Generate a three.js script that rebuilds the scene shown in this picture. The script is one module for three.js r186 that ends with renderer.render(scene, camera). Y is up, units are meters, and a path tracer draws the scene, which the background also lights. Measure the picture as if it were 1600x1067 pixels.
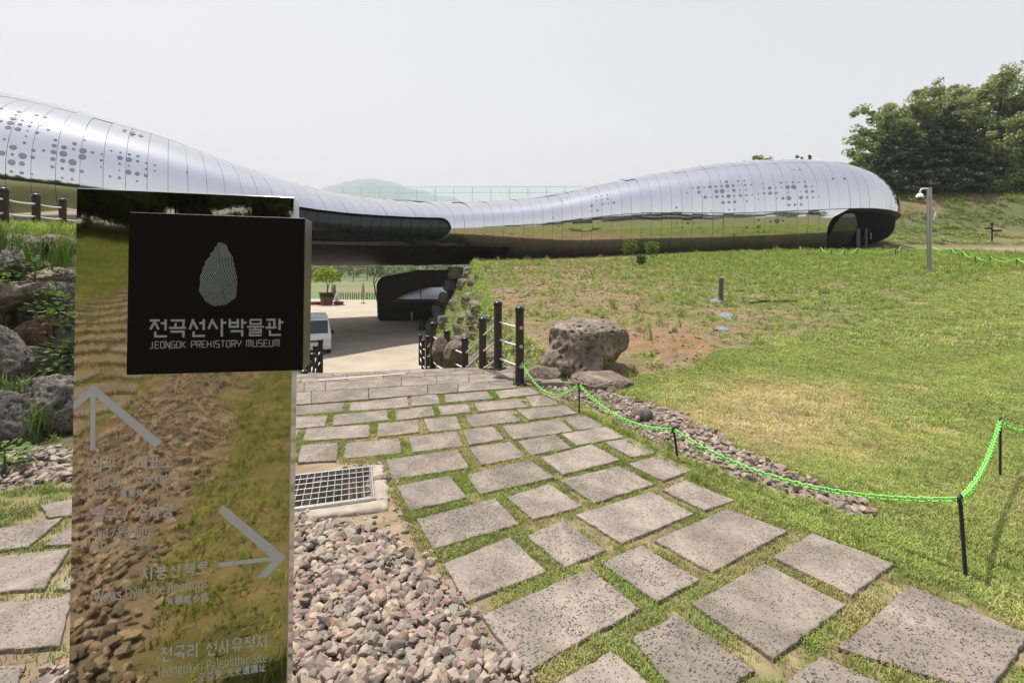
import * as THREE from 'three';
import { RoundedBoxGeometry } from 'three/addons/geometries/RoundedBoxGeometry.js';
import { ImprovedNoise } from 'three/addons/math/ImprovedNoise.js';
import { mergeGeometries, mergeVertices } from 'three/addons/utils/BufferGeometryUtils.js';

// ------------------------------------------------------------------ camera, sky, sun, exposure
const W = 1600, HGT = 1067, F = 770, CX = 800, HY = 425, EYE = 1.6;
const scene = new THREE.Scene();
const camera = new THREE.PerspectiveCamera(2 * Math.atan((HGT - HY) / F) * 180 / Math.PI, W / (2 * (HGT - HY)), 0.05, 9000);
camera.position.set(0, EYE, 0);
camera.setViewOffset(W, 2 * (HGT - HY), 0, HGT - 2 * HY > 0 ? 2 * (HGT - HY) - HGT : 0, W, HGT);   // level camera, lens shifted down
camera.updateProjectionMatrix();
scene.add(camera);
const renderer = new THREE.WebGLRenderer({ antialias: true });
renderer.toneMapping = THREE.LinearToneMapping;
renderer.toneMappingExposure = 1.38;
renderer.shadowMap.enabled = true;

const SUN = new THREE.Vector3(-0.24, 1, -0.15).normalize();
{ // hazy early-summer sky: pale near the horizon, bluer overhead, a wide glow round the sun
  const w = 512, h = 256, a = new Float32Array(w * h * 4), d = new THREE.Vector3();
  for (let j = 0; j < h; j++) for (let i = 0; i < w; i++) {
    const el = ((j + 0.5) / h - 0.5) * Math.PI, az = ((i + 0.5) / w - 0.5) * 2 * Math.PI;
    d.set(Math.cos(el) * Math.cos(az), Math.sin(el), Math.cos(el) * Math.sin(az));
    const y = Math.max(0, d.y), t = Math.pow(y, 0.75), c = Math.acos(Math.min(1, d.dot(SUN)));
    const glow = 0.9 * Math.exp(-c * 3.0) + 0.2 * Math.exp(-c * 1.2);
    const k = (j * w + i) * 4;
    const side = 0.05 * (Math.cos(az) * -0.93 + Math.sin(az) * -0.3);
    a[k] = 0.74 - 0.47 * t + (glow + side) * 1.08; a[k + 1] = 0.735 - 0.42 * t + glow + side * 0.8; a[k + 2] = 0.75 - 0.31 * t + glow * 0.93 + side * 0.6; a[k + 3] = 1;
    if (d.y < 0) { a[k] = 0.42; a[k + 1] = 0.42; a[k + 2] = 0.36; }
  }
  const tex = new THREE.DataTexture(a, w, h, THREE.RGBAFormat, THREE.FloatType);
  tex.mapping = THREE.EquirectangularReflectionMapping; tex.magFilter = THREE.LinearFilter; tex.minFilter = THREE.LinearFilter; tex.needsUpdate = true;
  scene.background = tex; scene.environment = tex;
}
const sun = new THREE.DirectionalLight(new THREE.Color(1, 0.94, 0.835), 5);
sun.position.copy(SUN).multiplyScalar(200); sun.castShadow = true; sun.shadow.radius = 1.6;
sun.shadow.mapSize.set(4096, 4096);
Object.assign(sun.shadow.camera, { left: -80, right: 80, top: 100, bottom: -60, near: 1, far: 400 });
scene.add(sun, sun.target);
scene.fog = new THREE.FogExp2(new THREE.Color(0.92, 0.94, 0.97), 0.00036);

// ------------------------------------------------------------------ helpers
let seed = 20231;
const rnd = () => { seed = (seed + 0x6D2B79F5) | 0; let t = Math.imul(seed ^ (seed >>> 15), 1 | seed); t = (t + Math.imul(t ^ (t >>> 7), 61 | t)) ^ t; return ((t ^ (t >>> 14)) >>> 0) / 4294967296; };
const rr = (a, b) => a + (b - a) * rnd();
const lerp = (a, b, t) => a + (b - a) * t, clamp = (x, a = 0, b = 1) => Math.min(b, Math.max(a, x));
const ss = (a, b, x) => { const t = clamp((x - a) / (b - a)); return t * t * (3 - 2 * t); };
const perlin = new ImprovedNoise();
const ns = (x, y, z = 0) => perlin.noise(x + 31.7, y + 11.3, z + 7.1);
const fbm = (x, y, z = 0, o = 4) => { let s = 0, a = 0.5, f = 1; for (let i = 0; i < o; i++) { s += a * ns(x * f, y * f, z * f + i * 9.1); a *= 0.5; f *= 2.03; } return s; };
const pw = (pts, x) => { if (x <= pts[0][0]) return pts[0][1]; for (let i = 1; i < pts.length; i++) if (x <= pts[i][0]) return lerp(pts[i - 1][1], pts[i][1], (x - pts[i - 1][0]) / (pts[i][0] - pts[i - 1][0])); return pts[pts.length - 1][1]; };
const V = (x, y, z) => new THREE.Vector3(x, y, z);
const taken = {};
const numbered = (n) => { const k = taken[n] = (taken[n] ?? -1) + 1; return k ? `${n}_${String(k).padStart(3, '0')}` : n; };
function meta(o, label, category, group) { o.userData = { label, category }; if (group) o.userData.group = group; return o; }
function thing(name, label, category, pos = [0, 0, 0], turn = 0, group) { const o = new THREE.Group(); o.name = numbered(name); o.position.set(...pos); o.rotation.y = turn; meta(o, label, category, group); scene.add(o); return o; }
function struct(name, kind = 'structure') { const o = new THREE.Group(); o.name = numbered(name); o.userData = { kind }; scene.add(o); return o; }
function part(parent, name, geo, mat, pos, rot) { const m = new THREE.Mesh(geo, mat); m.name = name; if (pos) m.position.set(...pos); if (rot) m.rotation.set(...rot); m.castShadow = m.receiveShadow = true; parent.add(m); return m; }
const std = (r, g, b, rough = 0.8, metal = 0, more = {}) => new THREE.MeshStandardMaterial({ color: new THREE.Color().setRGB(r, g, b), roughness: rough, metalness: metal, ...more });
const inst = (parent, name, geo, mat, mats, cols) => { const m = new THREE.InstancedMesh(geo, mat, mats.length); m.name = name; mats.forEach((x, i) => m.setMatrixAt(i, x)); if (cols) cols.forEach((c, i) => m.setColorAt(i, c)); m.castShadow = m.receiveShadow = true; m.userData.kind = 'stuff'; parent.add(m); return m; };
const M4 = (p, q, s) => new THREE.Matrix4().compose(p, q, s);
const box = (w, h, d, r = 0.01) => new RoundedBoxGeometry(w, h, d, 2, Math.min(r, w / 2.01, h / 2.01, d / 2.01));
const cyl = (r0, r1, h, n = 16, y = 0) => new THREE.CylinderGeometry(r0, r1, h, n).translate(0, y, 0);
const tube = (pts, r, n = 24, k = 8) => new THREE.TubeGeometry(new THREE.CatmullRomCurve3(pts), n, r, k, false);
const merge = (gs) => mergeGeometries(gs.map((g) => { const x = g.index ? g.toNonIndexed() : g; for (const a of Object.keys(x.attributes)) if (!['position', 'normal', 'uv'].includes(a)) x.deleteAttribute(a); return x; }));
function gridGeo(nu, nv, fn, uvfn) { // fn(u,v) -> [x,y,z], smooth normals
  const p = [], uv = [], ix = [];
  for (let j = 0; j <= nv; j++) for (let i = 0; i <= nu; i++) { const q = fn(i / nu, j / nv); p.push(q[0], q[1], q[2]); const t = uvfn ? uvfn(i / nu, j / nv, q) : [i / nu, j / nv]; uv.push(t[0], t[1]); }
  for (let j = 0; j < nv; j++) for (let i = 0; i < nu; i++) { const a = j * (nu + 1) + i, b = a + 1, c = a + nu + 1, d = c + 1; ix.push(a, b, d, a, d, c); }
  const g = new THREE.BufferGeometry(); g.setAttribute('position', new THREE.Float32BufferAttribute(p, 3)); g.setAttribute('uv', new THREE.Float32BufferAttribute(uv, 2)); g.setIndex(ix); g.computeVertexNormals(); return g;
}

// ------------------------------------------------------------------ the lie of the land: x to the right, d ahead of the visitor, metres
const FOOT = [[7.5, -0.05], [9, -0.75], [10.6, -1.5], [14, -2.2], [20, -3.1], [40, -6.4], [60, -9], [90, -15]];
const RIDGE = [[7.5, 0.35], [9, 0.3], [12, -0.45], [20, -1.4], [38, -3.0], [44, -3.0], [60, 0], [90, 5]];
const WEEDLINE = [[0, 6.6], [1.8, 7], [5, 9.6], [7.8, 11.3], [14, 16.3], [22, 22], [40, 31], [80, 36]];
const PLAZA = -2.85;
// the drain beside the sign: a pit under its grate
const DRAIN = { w: 0.56 };
{ const g = (px, py) => { const d = (EYE - 0.03) * F / (py - HY); return [(px - CX) / F * d, d]; }; const a = g(440, 748), b = g(571, 732.5), c = g(591, 786); const l = Math.hypot(b[0] - a[0], b[1] - a[1]), m = Math.hypot(c[0] - b[0], c[1] - b[1]); DRAIN.u = [(b[0] - a[0]) / l, (b[1] - a[1]) / l]; DRAIN.v = [(c[0] - b[0]) / m, (c[1] - b[1]) / m]; DRAIN.l = l + 0.25; DRAIN.c = [b[0] - DRAIN.u[0] * DRAIN.l / 2 + DRAIN.v[0] * 0.27, b[1] - DRAIN.u[1] * DRAIN.l / 2 + DRAIN.v[1] * 0.27]; }
const drainUV = (x, d) => { const X = x - DRAIN.c[0], D = d - DRAIN.c[1]; return [X * DRAIN.u[0] + D * DRAIN.u[1], X * -DRAIN.u[1] + D * DRAIN.u[0]]; };
const inDrain = (x, d, m = 0.12) => { const [a, b] = drainUV(x, d); return Math.abs(a) < DRAIN.l / 2 + m && Math.abs(b) < DRAIN.w / 2 + m; };
const ramp = (t, k = 2) => (t < 0 ? 0 : t < k ? t * t / (2 * k) : t - k / 2);
function lowH(x, d) { const s = clamp((d - 8.3 - 0.17 * clamp(x, -5, 0.5)) / 7.3); return -2.97 * s; }
function height(x, d) {
  let h;
  const sl = lerp(0.086, 0.112, ss(0, 22, x));
  const dd = Math.min(d, 41);
  let hill = ramp(dd - 7) * sl + 0.25 * Math.exp(-(((x - 2.9) / 1.6) ** 2 + ((d - 9.6) / 1.6) ** 2));
  hill += 1.1 * ss(40, 47, d) * ss(18, 30, x) + 6.2 * ss(45.5, 58, d) * ss(6, 26, x);
  let low = lowH(x, d);
  if (d > 200) low += 14 * ss(215, 520, d);
  if (d < 7.4) h = hill; else h = lerp(low, hill, clamp((x - pw(FOOT, d)) / (pw(RIDGE, d) - pw(FOOT, d))));
  const t = (-x - 4.15) * 0.6 + (d - 4.5) * 0.8;
  const m = ss(-3.9 - Math.max(0, d - 4.6) * 0.12, -5.3 - Math.max(0, d - 4.6) * 0.12, x) * (1 - ss(12.5, 17, d));
  h = lerp(h, 2.15 * ss(0.35, 3.5, t) + 0.12 * Math.max(0, t - 3.5) * 0.6, m);
  if (d < -1.2) h += 0.15 * ramp(Math.min(-1.2 - d, 32), 4);
  if (x > -3 && x < -0.7 && d > 3 && d < 4.3) { const [a, b] = drainUV(x, d); h -= 0.5 * (1 - ss(DRAIN.l / 2 - 0.06, DRAIN.l / 2 - 0.02, Math.abs(a))) * (1 - ss(DRAIN.w / 2 - 0.06, DRAIN.w / 2 - 0.02, Math.abs(b))); }
  const far = clamp((Math.abs(d) - 100) / 300);
  h += far * 3 * ns(x * 0.008, d * 0.008);
  return h;
}
const weedy = (x, d) => ss(-0.5, 0.7, d - pw(WEEDLINE, x) + 0.5 * ns(x * 0.7, d * 0.7)) * ss(-2, 0, x - pw(FOOT, d) + 1);
const STRIP = [[6.9, 0.72], [6.66, 0.80], [5.6, 1.42], [4.5, 1.72], [3.85, 1.98], [3.4, 2.3]].reverse();
function gravelRight(x, d) { if (d > 7.2 || d < 3.2) return 0; const c = pw(STRIP, d), w = pw([[3.2, 0.1], [3.6, 0.26], [5, 0.42], [6, 0.48], [7.2, 0.36]], d); return 1 - ss(0.75, 1.15, Math.abs(x - c) / w + 0.35 * ns(x * 2.5, d * 2.5)); }
const BEDL = -1.78;
const BEDR = [[1.62, 0.1], [1.92, 0.06], [2.3, -0.2], [2.83, -0.56], [3.0, -0.8], [3.16, -1.2]];
function gravelBed(x, d) {
  let a = 0;
  const n = 0.12 * ns(x * 3, d * 3) + 0.06 * ns(x * 8, d * 8);
  if (d > 1.5 && d < 3.35) a = ss(-0.06, 0.1, pw(BEDR, d) - x + n) * ss(1.55, 1.75, d + n + 0.12 * (x + 0.5)) * ss(BEDL - 0.1, BEDL + 0.1, x + n + 0.9 * ss(2.3, 3, d)) * (1 - ss(3.1, 3.3, d + n));
  const c = pw([[-5.5, -1.75], [-3, -1.85], [-0.5, -1.9], [0.8, -1.75], [1.3, -1.6], [1.7, -1.45]], d) + 0.12 * ns(d * 0.9, 3);
  const w = pw([[-5.5, 0.45], [-2, 0.55], [0.5, 0.42], [2, 0.36]], d);
  if (d <= 2 && d > -5.5) a = Math.max(a, 1 - ss(0.6, 1.25, Math.abs(x - c) / w + n * 3));
  if (d > 3.55 && d < 4.55 && x < -3.2 && x > -6) a = Math.max(a, ss(3.6, 3.8, d + n) * (1 - ss(4.25, 4.5, d + n)));
  return a;
}
const gpt = (px, py, h = 0) => { const d = (EYE - h) * F / (py - HY); return V((px - CX) / F * d, h, -d); };
const at = (px, py, d) => V((px - CX) / F * d, EYE + (HY - py) / F * d, -d);
function onLand(px, py, from = 1.5) { // where the line of sight through a picture point meets the land
  const kx = (px - CX) / F, ky = (HY - py) / F; let a = from;
  for (let d = from; d < 120; d += 0.05) { if (EYE + ky * d < height(kx * d, d)) { let lo = a, hi = d; for (let i = 0; i < 12; i++) { const m = (lo + hi) / 2; if (EYE + ky * m < height(kx * m, m)) hi = m; else lo = m; } return V(kx * hi, height(kx * hi, hi), -hi); } a = d; }
  return V(kx * 100, height(kx * 100, 100), -100);
}

// ------------------------------------------------------------------ textures
function dataTex(n, fn, srgb = false) { const a = new Uint8Array(n * n * 4); for (let j = 0; j < n; j++) for (let i = 0; i < n; i++) { const c = fn(i / n, j / n); const k = (j * n + i) * 4; for (let q = 0; q < 3; q++) a[k + q] = clamp(c[q]) * 255; a[k + 3] = 255; } const t = new THREE.DataTexture(a, n, n); t.wrapS = t.wrapT = THREE.RepeatWrapping; t.magFilter = THREE.LinearFilter; t.minFilter = THREE.LinearMipmapLinearFilter; t.generateMipmaps = true; if (srgb) t.colorSpace = THREE.SRGBColorSpace; t.needsUpdate = true; return t; }
const tnoise = (u, v, f, o = 4, z = 0) => { let s = 0, a = 0.5; for (let i = 0; i < o; i++) { const cu = Math.cos(u * 6.2832), su = Math.sin(u * 6.2832), cv = Math.cos(v * 6.2832), sv = Math.sin(v * 6.2832); const r = f / 6.2832; s += a * perlin.noise(cu * r + 5.3 * i + z, su * r + cv * r * 0.7 + 3.1, sv * r + 17.7 * i); a *= 0.5; f *= 2; } return s; };
const soilTex = dataTex(512, (u, v) => { const g = 0.78 + 0.42 * tnoise(u, v, 14, 4) + 0.16 * (rnd() - 0.5); return [g, g, g * 0.99]; });
soilTex.repeat.set(1, 1);
const grainTex = dataTex(512, (u, v) => { const g = 0.8 + 0.35 * tnoise(u, v, 10, 5, 3) + 0.12 * (rnd() - 0.5); return [g, g, g]; });
function poreTex(n, count, smin, smax, stretch) { // vesicular basalt: pale stone full of small dark pores
  const c = document.createElement('canvas'); c.width = c.height = n; const x = c.getContext('2d');
  const b = document.createElement('canvas'); b.width = b.height = n; const y = b.getContext('2d');
  const im = x.createImageData(n, n);
  for (let j = 0; j < n; j++) for (let i = 0; i < n; i++) { const g = 196 + 64 * tnoise(i / n, j / n, 5, 5, 11) + 34 * tnoise(i / n, j / n, 40, 2, 2) + 30 * (rnd() - 0.5), k = (j * n + i) * 4; im.data[k] = g; im.data[k + 1] = g * 0.985; im.data[k + 2] = g * 0.97; im.data[k + 3] = 255; }
  x.putImageData(im, 0, 0); y.fillStyle = '#fff'; y.fillRect(0, 0, n, n);
  for (let k = 0; k < count; k++) {
    const px = rnd() * n, py = rnd() * n; if (tnoise(px / n, py / n, 9, 3, 4) < -0.12 && rnd() < 0.75) continue;
    const r = smin + (smax - smin) * rnd() ** 3, e = 1 + stretch * rnd(), an = rr(-0.5, 0.5), al = 0.3 + 0.45 * rnd();
    for (const ox of [-n, 0, n]) for (const oy of [-n, 0, n]) { if (Math.abs(px + ox - n / 2) > n / 2 + 20 || Math.abs(py + oy - n / 2) > n / 2 + 20) continue;
      x.fillStyle = `rgba(52,46,44,${al})`; x.beginPath(); x.ellipse(px + ox, py + oy, r * e, r / e, an, 0, 7); x.fill();
      y.fillStyle = `rgba(0,0,0,${al})`; y.beginPath(); y.ellipse(px + ox, py + oy, r * e, r / e, an, 0, 7); y.fill(); }
  }
  const t = new THREE.CanvasTexture(c), u = new THREE.CanvasTexture(b); t.colorSpace = THREE.SRGBColorSpace;
  for (const q of [t, u]) { q.wrapS = q.wrapT = THREE.RepeatWrapping; q.anisotropy = 8; }
  return [t, u];
}
const [poreA, poreAb] = poreTex(1024, 15000, 0.5, 3.4, 0.6), [poreB, poreBb] = poreTex(1024, 20000, 0.5, 4.2, 0.8);
// ------------------------------------------------------------------ ground: one sheet out to the horizon
function axis(lo, hi, step, far0, far1, g) { const a = []; for (let v = lo; v <= hi + 1e-6; v += step) a.push(v); let s = step, v = hi; while (v < far1) { s *= g; v += s; a.push(v); } s = step; v = lo; while (v > far0) { s *= g; v -= s; a.unshift(v); } return a; }
const lawnPatch = (x, d) => clamp(0.9 * Math.exp(-(((x - 2.7) / 1.15) ** 2 + ((d - 5.3) / 0.95) ** 2)) + 0.75 * Math.exp(-(((x - 3.6) / 1.2) ** 2 + ((d - 6.6) / 0.8) ** 2)) + 0.6 * Math.exp(-(((x - 4.1) / 0.9) ** 2 + ((d - 3.2) / 0.5) ** 2)) + 0.55 * Math.exp(-(((x - 2.55) / 0.5) ** 2 + ((d - 2.1) / 0.35) ** 2)) + 0.7 * ss(0.18, 0.45, fbm(x * 0.9, d * 0.9)) + 0.25 * ns(x * 3, d * 3));
const PATHR = [[1.6, 2.6], [2.2, 2.3], [2.7, 2.08], [3.04, 1.72], [3.4, 1.52], [3.85, 1.32], [4.65, 1.0], [5.5, 0.76], [7.04, 0.5], [8.3, 0.1]];
const onPath = (x, d) => (d < 8.3 && d > 1 && x < pw(PATHR, d) + 0.05 && x > (d > 4.3 ? -3.6 : pw([[1.6, 0.2], [1.92, 0.06], [2.83, -0.52], [4.1, -1.15], [4.3, -3.6]], d))) ? 1 : 0;
const onLeftPath = (x, d) => (x < -2.0 - 0.18 * d * 0 && x > -4.6 && d < 3.5 && d > -16 ? 1 : 0);
// how green (0 bare soil or straw, 1 full turf) and how tall the growth is at a spot
function growth(x, d) {
  const g = Math.max(gravelBed(x, d), gravelRight(x, d));
  if (inDrain(x, d)) return [0, 0];
  if (g > 0.25) return [0.03, 0.05];
  if (onPath(x, d) || onLeftPath(x, d)) { const m = 0.5 + 2.2 * fbm(x * 1.7, d * 1.7) + 0.9 * ns(x * 7, d * 7); return [clamp(m, 0.06, 1), 0.03]; }
  const w = weedy(x, d);
  if (x > pw(FOOT, Math.max(d, 7)) && d > 6.5 && w > 0.4) {
    const right = ss(-1, 9, x - 0.16 * d) * 0.62 - 0.12;
    const n = fbm(x * 0.55, d * 0.55) * 1.3 + fbm(x * 2.1, d * 2.1) * 0.9;
    return [clamp(0.34 + right + n - 0.3 * Math.exp(-(((x - 2.6) / 1.5) ** 2 + ((d - 9) / 1.1) ** 2)), 0.02, 1), 0.12];
  }
  if (x < -3.2 && d > 4.4) return [clamp(0.85 + fbm(x, d)), 0.14];
  return [clamp(1 - 0.9 * lawnPatch(x, d), 0.08, 1), 0.045];
}
const cSoil = [0.25, 0.175, 0.105], cRed = [0.26, 0.15, 0.08], cStraw = [0.30, 0.235, 0.125], cTurf = [0.125, 0.145, 0.04], cDust = [0.33, 0.26, 0.19];
const mix3 = (a, b, t) => [lerp(a[0], b[0], t), lerp(a[1], b[1], t), lerp(a[2], b[2], t)];
function landColor(x, d, h) {
  const n1 = fbm(x * 0.8, d * 0.8), n2 = fbm(x * 4, d * 4);
  const gv = Math.max(gravelBed(x, d), gravelRight(x, d));
  let c;
  if (d > 82 && x < pw(FOOT, d) + 60) { const q = ns(x * 0.012, d * 0.02); c = q > 0.05 ? [0.13, 0.21, 0.07] : [0.19, 0.22, 0.08]; if (ns(x * 0.02, d * 0.05) > 0.28) c = [0.26, 0.17, 0.10]; return c; }
  const [g] = growth(x, d), w = weedy(x, d);
  const bare = (w > 0.4 && d > 6.5) ? mix3(cSoil, cRed, clamp(0.15 + 1.4 * n1 + 0.55 * Math.exp(-(((x - 3.3) / 1.6) ** 2 + ((d - 9.2) / 1.4) ** 2)))) : mix3(cStraw, cSoil, clamp(0.3 + n1));
  c = mix3(onPath(x, d) || onLeftPath(x, d) ? mix3([0.26, 0.18, 0.11], [0.33, 0.26, 0.15], clamp(0.5 + 2 * n2)) : bare, cTurf, clamp(g * 0.85));
  if (d > 26 && x > 22 && d < 45) { const pth = ss(0.1, 0.5, 1 - Math.abs(d - 37.5 - (x - 30) * 0.05) / 3); c = mix3(c, cDust, pth * 0.8 * ss(24, 29, x)); }
  if (d > 46 && x > 8) { const bk = 0.5 + 1.3 * fbm(x * 0.25, d * 0.4); c = mix3([0.26, 0.165, 0.10], [0.09, 0.13, 0.035], clamp(bk + 0.18)); }
  if (x > -2.3 && x < 0.3 && d > 1.5 && d < 4.35 && !onPath(x - 0.1, d)) c = mix3([0.27, 0.19, 0.125], [0.33, 0.26, 0.17], clamp(0.5 + n2 * 2));
  { const sc = d > 3.1 && d < 7.4 ? pw(STRIP, d) : 1e3, e = Math.abs(x - sc - 0.12) + 0.25 * n1; if (e < 1.1) c = mix3([0.31, 0.225, 0.15], c, clamp(ss(0.5, 1.05, e) + 0.3 * n2)); }
  if (d < 1.4 && x > -4 && x < 0.5 && !onPath(x, d)) c = mix3(c, [0.28, 0.2, 0.125], clamp(0.35 + 1.6 * n1 + n2) * 0.8);
  if (gv > 0) c = mix3(c, [0.25, 0.205, 0.165], gv);
  if (x < pw(RIDGE, Math.max(d, 7.5)) && x > pw(FOOT, d) - 0.5 && d > 8) c = mix3([0.15, 0.12, 0.085], [0.07, 0.10, 0.03], clamp(0.45 + n2 * 1.5));
  if (x < -3.6 && d > 4.5) c = mix3([0.14, 0.10, 0.06], [0.08, 0.12, 0.03], clamp(0.5 + n2));
  const k = 1 + 0.35 * n2 + 0.2 * n1;
  return [c[0] * k, c[1] * k, c[2] * k];
}
{
  const xs = axis(-8, 12, 0.1, -4500, 4500, 1.075), ds = axis(-3, 16, 0.1, -420, 5200, 1.06), nx = xs.length, nd = ds.length;
  const p = new Float32Array(nx * nd * 3), col = new Float32Array(nx * nd * 3), uv = new Float32Array(nx * nd * 2), ix = [];
  for (let j = 0; j < nd; j++) for (let i = 0; i < nx; i++) {
    const x = xs[i], d = ds[j], k = j * nx + i; let h = height(x, d);
    if (Math.abs(d) < 60) { const w = d > 6.5 ? weedy(x, d) : 0; h += (onPath(x, d) ? 0.006 : 0.018 + 0.05 * w) * fbm(x * 2.6, d * 2.6, 3); if (w > 0.3 && d < 40) h += 0.055 * Math.abs(ns(x * 5.5, d * 5.5)) * w; }
    p[k * 3] = x; p[k * 3 + 1] = h; p[k * 3 + 2] = -d;
    const c = landColor(x, d, h); col.set(c, k * 3); uv[k * 2] = x / 1.7; uv[k * 2 + 1] = d / 1.7;
  }
  for (let j = 0; j < nd - 1; j++) for (let i = 0; i < nx - 1; i++) { const a = j * nx + i, b = a + 1, c = a + nx, e = c + 1; ix.push(a, b, e, a, e, c); }
  const g = new THREE.BufferGeometry(); g.setAttribute('position', new THREE.BufferAttribute(p, 3)); g.setAttribute('color', new THREE.BufferAttribute(col, 3)); g.setAttribute('uv', new THREE.BufferAttribute(uv, 2)); g.setIndex(ix); g.computeVertexNormals();
  const m = new THREE.Mesh(g, new THREE.MeshStandardMaterial({ vertexColors: true, map: soilTex, bumpMap: soilTex, bumpScale: 0.02, roughness: 1 }));
  m.name = 'ground'; m.userData.kind = 'structure'; m.receiveShadow = m.castShadow = true; scene.add(m);
}
{ // concrete forecourt under and beyond the building, at the foot of the stairs
  const pts = [[-1.9, 15.2]]; for (let d = 18; d <= 60; d += 3) pts.push([pw(FOOT, d) + 0.7 * (d > 30 ? 1 : 0.3), d]); pts.push([-10, 64], [-13, 74], [-20, 80], [-34, 82], [-60, 80], [-75, 60], [-60, 20], [-30, 17], [-9, 15.2]);
  const s = new THREE.Shape(pts.map((q) => new THREE.Vector2(q[0], q[1])));
  const g = new THREE.ExtrudeGeometry(s, { depth: 0.1, bevelEnabled: false, curveSegments: 1 }); g.rotateX(-Math.PI / 2).translate(0, PLAZA - 0.1, 0);
  const uv = g.attributes.uv, po = g.attributes.position; for (let i = 0; i < uv.count; i++) uv.setXY(i, po.getX(i) / 9, po.getZ(i) / 9);
  const tx = dataTex(512, (u, v) => { const q = 0.86 + 0.3 * tnoise(u, v, 5, 5, 8) + 0.05 * (rnd() - 0.5) - (((u * 3) % 1) < 0.006 || ((v * 3) % 1) < 0.006 ? 0.12 : 0); return [q, q * 0.985, q * 0.96]; });
  const m = new THREE.Mesh(g, new THREE.MeshStandardMaterial({ color: new THREE.Color().setRGB(0.42, 0.36, 0.29), map: tx, roughness: 0.95 })); m.name = 'forecourt'; m.userData.kind = 'structure'; m.receiveShadow = true; scene.add(m);
}
{ // hazy mountain ridges across the valley, part of the haze put into their pale colour
  const ridge = (name, d, base, prof, seedz) => {
    const g = gridGeo(160, 12, (u, v) => { const x = lerp(-3000, 3200, u); const top = pw(prof, x) * (1 + 0.10 * fbm(x * 0.004, seedz, 0, 5)) + 26 * fbm(x * 0.012, seedz + 4); const k = Math.sin(Math.min(1, v * 1.0) * Math.PI * 0.5); return [x, base + Math.max(0, top) * k, -d - v * 420 + 60 * fbm(x * 0.006, v * 3, seedz)]; });
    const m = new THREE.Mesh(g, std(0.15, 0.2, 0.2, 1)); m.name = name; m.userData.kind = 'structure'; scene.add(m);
  };
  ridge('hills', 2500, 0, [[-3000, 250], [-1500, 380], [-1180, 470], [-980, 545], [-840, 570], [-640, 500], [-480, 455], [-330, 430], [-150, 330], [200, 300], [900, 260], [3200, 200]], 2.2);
}

// ------------------------------------------------------------------ stone path: slabs of basalt set in turf
const path = struct('stone_path');
const paverMats = [];
for (let k = 0; k < 8; k++) { const a = k % 2 ? poreA : poreB, b = k % 2 ? poreAb : poreBb, t = 0.31 + 0.085 * ((k * 3 % 8) / 7); paverMats.push(new THREE.MeshStandardMaterial({ color: new THREE.Color().setRGB(t * 1.1, t * 0.955, t * 0.835), map: a, bumpMap: b, bumpScale: 0.004, roughness: 0.92 })); }
function slab(quad, lift, thick, mat, parent, name, bevel = 0.006, y0 = 0) { // quad: four ground points [x,d]; a slab with worn, slightly wandering edges
  const pts = [], N = 14; const ux = rnd() * 7, uy = rnd() * 7;
  for (let e = 0; e < 4; e++) { const a = quad[e], b = quad[(e + 1) % 4]; for (let i = 0; i < N; i++) { const t = i / N; let x = lerp(a[0], b[0], t), d = lerp(a[1], b[1], t); if (i) { const c = 0.011 * Math.max(0, ns(x * 23, d * 23, 9)) + (i === 1 || i === N - 1 ? 0.004 * rnd() : 0); x += 0.006 * ns(x * 11, d * 11, 2) + c * Math.sign(0.5 * (quad[0][0] + quad[2][0]) - x); d += 0.006 * ns(x * 11, d * 11, 5) + c * Math.sign(0.5 * (quad[0][1] + quad[2][1]) - d); } pts.push([x, d]); } }
  const cx = pts.reduce((s, q) => s + q[0], 0) / pts.length, cd = pts.reduce((s, q) => s + q[1], 0) / pts.length;
  const th = Math.atan2(quad[1][1] - quad[0][1], quad[1][0] - quad[0][0]), cs = Math.cos(th), sn = Math.sin(th);
  const tilt = [rr(-0.006, 0.006), rr(-0.006, 0.006)];
  const P = [], U = [], I = [], n = pts.length;
  const ringAt = (inset, y) => pts.map((q) => { const dx = q[0] - cx, dz = q[1] - cd, l = Math.hypot(dx, dz), k = (l - inset) / l; return [cx + dx * k, y + tilt[0] * dx + tilt[1] * dz, cd + dz * k]; });
  const rings = [ringAt(0, lift - thick), ringAt(0, lift - bevel), ringAt(bevel * 0.4, lift - bevel * 0.3), ringAt(bevel * 1.4, lift), ringAt(0.05, lift)];
  for (const r of rings) for (const q of r) { P.push(q[0], q[1] + y0, -q[2]); const dx = q[0], dz = q[2]; U.push((dx * cs + dz * sn + ux) / 1.1, (-dx * sn + dz * cs + uy + (q[1] - lift)) / 1.1); }
  P.push(cx, lift + y0, -cd); U.push((cx * cs + cd * sn + ux) / 1.1, (-cx * sn + cd * cs + uy) / 1.1);
  const area = pts.reduce((s, q, i) => { const r = pts[(i + 1) % n]; return s + q[0] * r[1] - r[0] * q[1]; }, 0), fl = area < 0;
  const tri = (a, b, c) => (fl ? I.push(a, c, b) : I.push(a, b, c));
  for (let r = 0; r < rings.length - 1; r++) for (let i = 0; i < n; i++) { const a = r * n + i, b = r * n + (i + 1) % n, c = a + n, e = b + n; tri(a, b, e); tri(a, e, c); }
  const top = (rings.length - 1) * n; for (let i = 0; i < n; i++) tri(top + i, top + (i + 1) % n, rings.length * n);
  const g = new THREE.BufferGeometry(); g.setAttribute('position', new THREE.Float32BufferAttribute(P, 3)); g.setAttribute('uv', new THREE.Float32BufferAttribute(U, 2)); g.setIndex(I);
  const g2 = g.toNonIndexed(); g2.computeVertexNormals(); return part(parent, name, g2, mat);
}
const SLABS = [];
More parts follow.
